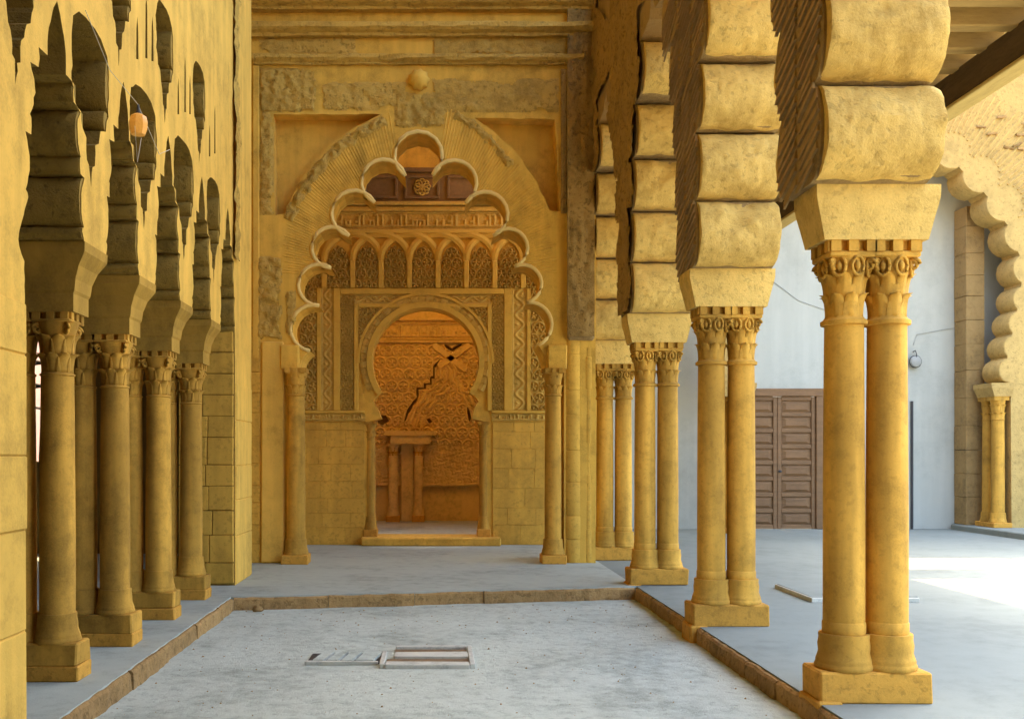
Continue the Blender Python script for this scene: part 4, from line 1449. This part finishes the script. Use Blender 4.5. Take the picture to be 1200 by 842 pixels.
for s in (-1, 1):
    w = DWD / 2 - fw - 0.006
    x0, x1 = (-w - 0.003, -0.004) if s < 0 else (0.004, w + 0.003)
    leaf = MB().box(x0, x1, 0.05, 0.09, 0.004, dzt - fw - 0.004).build('door_leaf', 'door', dr)
    H = dzt - fw - 0.008
    sw = 0.085
    for a, b in ((x0, x0 + sw), (x1 - sw, x1)):
        MB().cbox(a, b, 0.005, 0.052, 0.004, H, c=0.008).build('stile', 'door', leaf)
    n = 8
    rail = 0.085
    ph = (H - rail * (n + 1)) / n
    for k in range(n + 1):
        z = 0.006 + k * (ph + rail)
        MB().cbox(x0 + sw + 0.001, x1 - sw - 0.001, 0.008, 0.052, z, z + rail, c=0.008).build('rail', 'door', leaf)
        if k < n:
            za, zb = z + rail + 0.012, z + rail + ph - 0.012
            xa, xb = x0 + sw + 0.014, x1 - sw - 0.014
            i_ = 0.055
            MB().add([(xa, 0.05, za), (xb, 0.05, za), (xb, 0.05, zb), (xa, 0.05, zb), (xa + i_ * 1.6, 0.014, za + i_), (xb - i_ * 1.6, 0.014, za + i_), (xb - i_ * 1.6, 0.014, zb - i_), (xa + i_ * 1.6, 0.014, zb - i_)],
                     [(4, 5, 6, 7), (0, 1, 5, 4), (1, 2, 6, 5), (2, 3, 7, 6), (3, 0, 4, 7)]).build('panel', 'door', leaf)
MB().lathe([(0.03, 0), (0.03, 0.01), (0.012, 0.02), (0.012, 0.05), (0.028, 0.06), (0.004, 0.075)], 0, 0, 12).build('door_knob', 'metal', dr, True).matrix_basis = \
    __import__('mathutils').Matrix.Translation((0.05, 0.006, 1.25)) @ __import__('mathutils').Matrix.Rotation(math.radians(90), 4, 'X')

# pipe, lamp and cable on the white wall
x, z = pW(1068, 470)
cp = tag(MB().tube([(x, DW - 0.03, 0.0), (x, DW - 0.03, z)], 0.028, 8).build('conduit_pipe', 'metal', None, True), 'thin dark conduit pipe rising up the white courtyard wall', 'pipe')
x, z = pW(1070, 424)
wl = thing('wall_lamp', 'round grey lamp on a bracket on the white wall above the conduit pipe', 'lamp', (x, DW, z))
MB().tube([(0, 0.0, 0.22), (0, -0.10, 0.24), (0, -0.16, 0.15), (0, -0.14, 0.05)], 0.010, 6).build('bracket', 'metal', wl, True)
mb = MB().lathe([(0.12, 0.0), (0.125, 0.02), (0.11, 0.05), (0.05, 0.07), (0.004, 0.075)], 0, 0, 20)
o = mb.build('lamp_shade', 'greymetal', wl, True); o.rotation_euler = (math.radians(90), 0, 0); o.location = (0, -0.10, 0)
MB().tube([(0.127 * math.cos(a), -0.105, 0.127 * math.sin(a)) for a in [2 * math.pi * i / 20 for i in range(21)]], 0.012, 5).build('rim', 'metal', wl, True)
a = pW(1062, 372); b = pW(1117, 388); c = pW(1070, 472)
tag(MB().tube([(pW(1070, 404)[0], DW - 0.02, pW(1070, 404)[1]), (pW(1074, 392)[0], DW - 0.015, pW(0, 392)[1]), (pW(1118, 384)[0], DW - 0.015, pW(0, 384)[1])], 0.006, 5).build('cable', 'greymetal'), 'thin black cable leading off the round wall lamp', 'cable')
tag(MB().tube([(pW(906, 330)[0], DW - 0.015, pW(0, 330)[1]), (pW(935, 352)[0], DW - 0.012, pW(0, 352)[1]), (pW(975, 366)[0], DW - 0.012, pW(0, 366)[1])], 0.006, 5).build('cable', 'greymetal'), 'thin dark cable sagging across the white wall above the door', 'cable')

# ------------------------------------------------------------------ courtyard pavilion arch
DA = 20.3
def pA(x, y):
    return px(x, y, DA)
pa = thing('pavilion_arch', 'wide roll-moulded pavilion arch with ribbed pale face across the courtyard', 'arch', (9.2, DA, 0))
AX, AZ = 9.2, 3.06
AT = 0.62
prof = [(2.44, 3.06), (2.44, 3.12)]
# rolls: (centre half-width, z, radius)
roll_c = [(2.62, 3.32, 0.27), (2.72, 3.80, 0.27), (2.82, 4.28, 0.27), (2.92, 4.78, 0.28), (2.98, 5.40, 0.34), (2.82, 6.08, 0.36), (2.46, 6.72, 0.37), (1.98, 7.30, 0.37), (1.40, 7.78, 0.36), (0.72, 8.10, 0.36)]
def scallop(sgn):
    out = []
    for i, (h, z, r) in enumerate(roll_c):
        z_n = roll_c[min(i + 1, len(roll_c) - 1)]; z_p = roll_c[max(i - 1, 0)]
        tx, tz = z_n[0] - z_p[0], z_n[1] - z_p[1]
        L_ = math.hypot(tx, tz); tx /= L_; tz /= L_
        nx_, nz_ = -tz, tx                      # towards the opening
        if nx_ > 0 and i < 7:
            nx_, nz_ = -nx_, -nz_
        if i >= 7:
            nx_, nz_ = (-abs(tz), -abs(tx))
        for q in range(-3, 4):
            a_ = q * math.radians(19)
            rr_ = r - 0.02
            ux = nx_ * math.cos(a_) + tx * math.sin(a_); uz = nz_ * math.cos(a_) + tz * math.sin(a_)
            out.append((h + ux * rr_, z + uz * rr_))
    return [(sgn * x_ - (0.4 if sgn < 0 else 0), z_) for x_, z_ in out]
opening = scallop(-1) + [(-0.2, 7.95)] + scallop(1)[::-1]
opening = [(-3.0, 3.06)] + opening + [(2.60, 3.06)]
lp = [(-3.55, 3.06)] + opening + [(2.62, 0.12), (7.5, 0.12), (7.5, 11.4), (-3.55, 11.4)]
MB().plate([lp], 'y', 0, AT).build('wall_body', 'pavilion', pa)
RM = {}
for h, z, r in roll_c:
    for s in (-1, 1):
        mb = MB()
        key = round(r, 2)
        if key not in RM:
            n = 16
            m_ = MB()
            for k_, y in enumerate((0.002, 0.03, AT * 0.5, AT - 0.03, AT - 0.002)):
                rr = r * (0.96 if k_ in (0, 4) else 1.0)
                for i in range(n):
                    a = 2 * math.pi * i / n
                    m_.v.append((rr * math.cos(a), y, rr * math.sin(a)))
            for k_ in range(4):
                for i in range(n):
                    a, b = k_ * n + i, k_ * n + (i + 1) % n
                    m_.f.append((a, b, b + n, a + n))
            m_.f += [tuple(range(n)), tuple(4 * n + i for i in range(n - 1, -1, -1))]
            RM[key] = m_.mesh('arch_roll', 'pavilion', True)
        link('arch_roll', RM[key], pa, (s * h - (0.4 if s < 0 else 0), 0.012, z))
# radial scored ribs on the pale face
ribs = MB()
cz2 = 5.2
for i in range(110):
    a = math.radians(-8 + 196 * i / 109)
    r0 = 3.45 + 0.0
    # distance to the outer edge of the rolls
    best = 0
    for h, z, r in roll_c:
        for s in (-1, 1):
            ddx, ddz = s * h, z - cz2
            proj = ddx * math.cos(a) + ddz * math.sin(a)
            perp = abs(-ddx * math.sin(a) + ddz * math.cos(a))
            if proj > 0 and perp < r:
                best = max(best, proj + math.sqrt(r * r - perp * perp))
    r0 = max(best, 3.0) + 0.03
    r1 = r0 + 1.15 + 0.05 * math.sin(i)
    if cz2 + r1 * math.sin(a) > 11.3:
        r1 = (11.3 - cz2) / max(0.05, math.sin(a))
    if r1 - r0 < 0.1:
        continue
    wd = 0.030
    c_, s_ = math.cos(a), math.sin(a)
    A = (r0 * c_, cz2 + r0 * s_); B = (r1 * c_, cz2 + r1 * s_)
    ribs.add([(A[0] + s_ * wd, 0.003, A[1] - c_ * wd), (A[0] - s_ * wd, 0.003, A[1] + c_ * wd), (B[0] - s_ * wd * 1.3, 0.003, B[1] + c_ * wd * 1.3), (B[0] + s_ * wd * 1.3, 0.003, B[1] - c_ * wd * 1.3), (A[0], -0.035, A[1]), (B[0], -0.035, B[1])],
             [(0, 4, 5, 3), (1, 2, 5, 4), (0, 1, 4), (3, 5, 2)])
o = ribs.build('voussoir_ribs', 'pavilion', pa); o['kind'] = 'stuff'
# dark gashes in the ribbed face
for i in range(16):
    a = math.radians(18 + 60 * random.random()); r_ = 3.6 + 0.7 * random.random()
    u, w = r_ * math.cos(a), cz2 + r_ * math.sin(a)
    mb = MB().box(-0.10, 0.10, -0.045, 0.0, -0.018, 0.022, jit=0.012)
    o = mb.build('loose_slip', 'kerb', pa); o.location = (u, 0, w); o.rotation_euler = (0, random.uniform(-0.5, 0.2), 0)
# imposts
for s in (-1, 1):
    mb = MB()
    for e, z in ((0, 2.80), (0.02, 2.86), (0.07, 2.98), (0.075, 3.07)):
        xa, xb = (2.26 - e, 2.64) if s > 0 else (-3.30, -2.66 + e)
        mb.v += [(xa, -0.02 - e * .4, z), (xb, -0.02 - e * .4, z), (xb, AT + e * .4, z), (xa, AT + e * .4, z)]
    for j in range(3):
        for i in range(4):
            a, b = j * 4 + i, j * 4 + (i + 1) % 4
            mb.f.append((a, b, b + 4, a + 4))
    mb.f += [(3, 2, 1, 0), (12, 13, 14, 15)]
    mb.build('impost', 'pavilion', pa)
def pav_pair(xc, z0, label):
    t = thing('column_pair', label, 'columns', (xc, DA + AT / 2, z0), 'paired columns under the pavilion arch')
    MB().cbox(-0.19, 0.19, -0.36, 0.36, -0.002, 0.10, c=0.012).build('plinth', 'plinth', t)
    for y in (-0.165, 0.165):
        MB().lathe(base_prof(0.098, 0.30, 0.17, 0.15), 0, y, 20).build('base', 'column', t, True)
        MB().lathe(shaft_prof(0.128, 0.12, 0.295, 2.32 - z0), 0, y, 20).build('shaft', 'column', t, True)
        c = MB().lathe([(0.12, 0), (0.135, 0.01), (0.12, 0.03), (0.12, 0.25), (0.15, 0.42)], 0, 0, 16)
        c.box(-0.15, 0.15, -0.15, 0.15, 0.40, 0.485)
        o = c.build('capital', 'column', t, True); o.location = (0, y, 2.318 - z0)
        put_round('leaf', LEAF_L, o, 0.115, 0.02, 8)
        put_round('leaf', LEAF_L, o, 0.118, 0.18, 8, 0.5)
pav_pair(9.2 + 2.42, 0.12, 'pale paired columns under the pavilion arch on the raised platform edge')
pav_pair(9.2 - 2.98, 0.0, 'pale paired columns under the pavilion arch beside the wooden door')
# pilaster in the far corner, unseen board added above the arch to cast a shade band
pc = thing('corner_pilaster', 'tall shaded stone pilaster against the white wall behind the pavilion columns', 'pilaster', (pW(1127, 0)[0], DW - 0.25, 0.12))
z = 0.0
while z < 6.4:
    h = random.uniform(0.4, 0.6)
    MB().cbox(-0.17, 0.22, -0.25, 0.24, z + 0.003, z + h - 0.003, c=0.01, jit=0.004).build('ashlar_block', 'shadeface', pc)  # browned blocks, the pilaster's shade put into their colour
    z += h
cn = thing('canopy', 'timber canopy board carried on brackets above the pavilion arch', 'canopy', (10.5, DA, 11.4))
MB().cbox(-5.2, 6.0, -2.57, -1.47, 0.10, 0.20, c=0.02).build('canopy_board', 'deck', cn)
for x in (-4.6, -1.5, 1.6, 4.7):
    MB().cbox(x - 0.07, x + 0.07, -2.5, 0.5, -0.002, 0.102, c=0.015).build('bracket', 'timber', cn)

# ------------------------------------------------------------------ eave over the courtyard side of the arcade
ev = thing('eave_roof', 'timber eave with joists and dark fascia beam along the courtyard arcade', 'eave', (4.9, 9.0, 6.0))
XF = 5.95
ratio = 0.667
zf = EYE + ratio * XF - 0.02
MB().cbox(XF - 0.10 - 4.9, XF + 0.10 - 4.9, 8.2 - 9.0, 20.2 - 9.0, zf - 6.0, zf - 6.0 + 0.36, c=0.015).build('fascia_beam', 'timber', ev)
MB().cbox(XF - 0.12 - 4.9, XF + 0.12 - 4.9, 8.2 - 9.0, 20.2 - 9.0, zf - 6.0 - 0.045, zf - 6.0 - 0.001, c=0.01).build('fascia_strip', 'deck', ev)  # pale strip that paints the beam's lit underside
y = 8.25
while y < 20.0:
    MB().cbox(XR1 + 0.002 - 4.9, XF + 0.09 - 4.9, y - 9.0, y + 0.16 - 9.0, zf - 6.0 + 0.33, zf - 6.0 + 0.57, c=0.012).build('joist', 'joist', ev)
    y += 0.56
x = XR1 - 0.03
while x < XF + 0.05:
    MB().box(x - 4.9, x + 0.22 - 4.9, 8.2 - 9.0, 20.2 - 9.0, zf - 6.0 + 0.572, zf - 6.0 + 0.60).build('roof_board', 'deck', ev)
    x += 0.22

# ------------------------------------------------------------------ roofs and hall
rf = thing('portico_roof', 'dark boarded roof covering the portico between the two arcades', 'roof', (0, 6, 12.4))
MB().box(-3.2, 2.9, -11, 9.6, 0.002, 0.2).build('roof_boards', 'roof', rf)
hr = thing('hall_roof', 'dark roof over the hall behind the left arcade', 'roof', (-6, 6, 9.2))
MB().box(-3.2, 2.86, -11, 10.6, 0.002, 0.2).build('roof_boards', 'roof', hr)
vr = thing('vestibule_roof', 'dark boarded roof over the vestibule before the carved portal', 'roof', (0, 16.7, 8.9))
MB().plate([[(-3.1, -1.15), (3.2, -1.15), (3.2, 1.6), (-3.1, 1.6)], [(0.45, -0.75), (2.2, -0.75), (2.2, -0.05), (0.45, -0.05)]], 'z', 0.002, 0.15).build('roof_boards', 'roof', vr)  # unseen slot added to bounce sun onto the portal wall
orf = thing('oratory_roof', 'flat oratory roof with a small square skylight', 'roof', (0, 20.2, 6.905))
MB().plate([[(-2.9, -1.9), (2.9, -1.9), (2.9, 2.8), (-2.9, 2.8)], [(-2.2, -1.7), (2.2, -1.7), (2.2, -0.95), (-2.2, -0.95)]], 'z', 0.0, 0.2).build('roof_boards', 'roof', orf)  # added opening, lights the oratory with bounced sun
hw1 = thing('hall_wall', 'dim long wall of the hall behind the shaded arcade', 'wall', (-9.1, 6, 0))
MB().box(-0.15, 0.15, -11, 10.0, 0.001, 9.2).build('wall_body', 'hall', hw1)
he = thing('hall_end_wall', 'dim end wall of the hall with a grilled window', 'wall', (-6, 16.2, 0))
wx0, wx1, wz0, wz1 = -0.95, 0.05, 1.5, 3.55
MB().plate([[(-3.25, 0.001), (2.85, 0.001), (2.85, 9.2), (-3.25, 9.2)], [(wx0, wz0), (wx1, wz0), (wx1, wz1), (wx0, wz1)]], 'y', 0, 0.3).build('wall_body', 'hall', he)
for i in range(7):
    z = wz0 + 0.95 + i * 0.19
    MB().tube([(wx0, 0.15, z), (wx1, 0.15, z + (0.16 if i % 2 else -0.16))], 0.022, 5).build('grille_bar', 'metal', he)
for i in range(5):
    x = wx0 + 0.2 * (i + 0.5)
    MB().tube([(x, 0.18, wz0), (x + 0.03, 0.18, wz0 + 0.75 + 0.15 * (i % 2))], 0.02, 5).build('grille_bar', 'metal', he)
bw = thing('boundary_wall', 'pinkish outer wall glimpsed through the grilled hall window', 'wall', (-11, 26, ZL))
MB().box(-5, 5, 0, 0.4, -0.01, 7).build('wall_body', 'pink', bw)  # added sheet, coloured like pinkish sky behind the window
hb = thing('hall_near_wall', 'dim end wall of the hall opposite the grilled window', 'wall', (-6, -5, 0))
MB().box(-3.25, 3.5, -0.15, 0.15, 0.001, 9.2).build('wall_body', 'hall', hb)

ce = thing('corner_wall', 'narrow recessed corner wall between the hall arcade and the transverse arch', 'wall', (-2.98, 14.1, 0))
MB().box(-0.14, 0.14, Y_STOP - 14.1 + 0.001, 0.699, 0.001, 12.4).build('wall_body', 'plaster', ce)
ps = thing('portico_side_wall', 'plain wall carrying on from the courtyard arcade to the portico end', 'wall', (2.79, -0.8, 0))
MB().box(-0.37, 0.37, -4.2, 4.299, 0.001, 12.4).build('wall_body', 'shadeface', ps)  # unseen, added to keep courtyard light off the hall arcade
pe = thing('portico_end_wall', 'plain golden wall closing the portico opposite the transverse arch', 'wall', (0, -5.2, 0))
MB().box(-3.1, 3.16, -0.2, 0.19, 0.001, 12.4).build('wall_body', 'shadeface', pe)  # unseen, added to keep light from behind off the hall arcade

# ------------------------------------------------------------------ small things
# stone-framed floor drain
def fl(x, y):
    s = (y - VY) / (EYE - ZL)
    return ((x - VX) / s, F / s)
gx0, gy0 = fl(452, 783); gx1, gy1 = fl(549, 759)
gd = thing('floor_drain', 'stone-framed floor drain with rusty slots and a row of small slabs', 'drain', (-0.2, 8.7, ZL))
gx0, gx1, gy0, gy1 = -0.385, 0.31, 8.16, 8.98
L_ = gy1 - gy0
def gb(name, mat, x0, x1, y0, y1, h, c=0.006):
    MB().cbox(x0 + 0.2, x1 + 0.2, y0 - 8.7, y1 - 8.7, -0.03, h + 0.012, c=c, jit=0.004).build(name, mat, gd)
gb('drain_frame', 'grate', gx0, gx1, gy0, gy0 + 0.11, 0.026)
gb('drain_frame', 'grate', gx0 + 0.06, gx1, gy0 + 0.34, gy0 + 0.55, 0.024)
gb('drain_frame', 'grate', gx0 + 0.06, gx1, gy1 - 0.06, gy1, 0.026)
gb('drain_frame', 'grate', gx1 + 0.003, gx1 + 0.05, gy0 + 0.02, gy1 - 0.01, 0.025)
gb('drain_frame', 'grate', gx0 - 0.045, gx0 - 0.003, gy0 + 0.02, gy1 - 0.25, 0.024)
gb('drain_slot', 'rust', gx0 + 0.002, gx1 - 0.002, gy0 + 0.113, gy0 + 0.337, 0.002)
gb('drain_slot', 'rust', gx0 + 0.062, gx1 - 0.002, gy0 + 0.553, gy1 - 0.063, 0.002)
xs = [-1.02, -0.90, -0.78, -0.66, -0.48]
for a, b in zip(xs, xs[1:]):
    mb = MB()
    sh = 0.06
    mb.add([(a + 0.2 + 0.016, 8.36 - 8.7, 0.006), (b + 0.2 - 0.006, 8.36 - 8.7, 0.006), (b + 0.2 - 0.006 + sh, 8.72 - 8.7, 0.002), (a + 0.2 + 0.016 + sh, 8.72 - 8.7, 0.002),
            (a + 0.2 + 0.022, 8.366 - 8.7, 0.036), (b + 0.2 - 0.012, 8.366 - 8.7, 0.032), (b + 0.2 - 0.012 + sh, 8.712 - 8.7, 0.034), (a + 0.2 + 0.022 + sh, 8.712 - 8.7, 0.038)],
           [(4, 5, 6, 7), (0, 1, 5, 4), (1, 2, 6, 5), (2, 3, 7, 6), (3, 0, 4, 7)])
    mb.build('drain_slab', 'floor', gd)
gb('drain_edge', 'grate', -1.06, -0.45, 8.30, 8.345, 0.02)
gb('drain_channel', 'metal', -1.05, -0.43, 8.352, 8.735, 0.004)
# low slab on the courtyard paving
tag(MB().cbox(4.15, 5.3, 10.85, 12.0, -0.004, 0.055, c=0.008, jit=0.01).build('cover_slab', 'court'), 'low concrete cover slab lying on the courtyard paving', 'slab')
sb = bpy.data.objects['cover_slab']
MB().cbox(4.125, 4.148, 10.84, 11.99, -0.004, 0.05, c=0.004, jit=0.003).build('slab_rim', 'grate', sb)
MB().cbox(4.13, 5.3, 10.82, 10.845, -0.004, 0.05, c=0.004, jit=0.003).build('slab_rim', 'grate', sb)
# amber lantern hung on strings before the lozenge of the hall arcade
lx = -2.30
def pl(x, y):
    d = F * (-lx) / (VX - x)
    return (lx, d, EYE + (VY - y) * d / F)
c = pl(162, 146)
ln = thing('lantern', 'small glowing amber lantern hung on strings before the hall arcade', 'lantern', c)
mb = MB()
for j, (rr, z) in enumerate(((0.035, 0.105), (0.085, 0.075), (0.10, 0.02), (0.095, -0.05), (0.075, -0.10))):
    for i in range(8):
        a = 2 * math.pi * i / 8
        mb.v.append((rr * math.cos(a), rr * math.sin(a), z))
for j in range(4):
    for i in range(8):
        k0, k1 = j * 8 + i, j * 8 + (i + 1) % 8
        mb.f.append((k0, k1, k1 + 8, k0 + 8))
mb.f += [tuple(range(8)), tuple(32 + i for i in range(7, -1, -1))]
mb.v = [(x * 0.75, y * 0.75, z * 0.80) for x, y, z in mb.v]
mb.build('lamp_glass', 'glow', ln, True)
MB().lathe([(0.008, 0.16), (0.015, 0.11), (0.028, 0.084), (0.028, 0.08)], 0, 0, 10).build('cap', 'metal', ln, True)
def rel(p):
    return tuple(Vector(p) - Vector(c))
MB().tube([(0, -0.09, -0.04), (0, -0.02, -0.30), (0, 0.08, -0.08)], 0.0028, 5).build('cord', 'string', ln)
MB().tube([rel((-2.4, 6.9, 4.68)), rel((-2.36, 7.3, 4.42)), (0, 0.0, 0.155)], 0.0028, 5).build('cord', 'string', ln)
MB().tube([(0, 0.0, 0.155), (0, 0.6, -0.05), rel((-2.42, 9.2, 4.42))], 0.0028, 5).build('cord', 'string', ln)
# a fallen stone at the kerb and grit on the floor
for (x, y, r, lab) in ((-1.95, 11.14, 0.045, 'small dark stone lying against the back kerb'),):
    mb = MB()
    for j in range(6):
        for i in range(9):
            a, b = math.pi * j / 5, 2 * math.pi * i / 9
            k = r * (1 + 0.35 * noise.noise((math.sin(a) * math.cos(b) * 2, math.sin(a) * math.sin(b) * 2, math.cos(a) * 2 + x)))
            mb.v.append((x + 1.5 * k * math.sin(a) * math.cos(b), y + k * math.sin(a) * math.sin(b), ZL + 0.03 + k * 0.8 * math.cos(a)))
    for j in range(5):
        for i in range(9):
            k0, k1 = j * 9 + i, j * 9 + (i + 1) % 9
            mb.f.append((k0, k1, k1 + 9, k0 + 9))
    tag(mb.build('stone', 'kerb', None, 'all'), lab, 'stone')
gr = MB()
for i in range(900):
    x, y = random.uniform(-2.2, 2.45), 5 + 6.8 * random.random() ** 0.8
    r = 0.004 + 0.010 * random.random() ** 4
    z = ZL + 0.010 * noise.fractal((x * 1.3, y * 1.3, 0), 1.0, 2.0, 4)
    q = [(x + r * random.uniform(.6, 1.3) * math.cos(a), y + r * random.uniform(.6, 1.3) * math.sin(a), z - 0.002) for a in (0.3, 1.9, 3.5, 5.1)]
    gr.add(q + [(x, y, z + r * 0.8)], [(0, 1, 4), (1, 2, 4), (2, 3, 4), (3, 0, 4)])
o = gr.build('grit', 'kerb')
tag(o, 'loose grit and crumbs scattered over the sunken portico floor', 'grit'); o['kind'] = 'stuff'
print('slips', cnt, 'objects', len(bpy.data.objects))
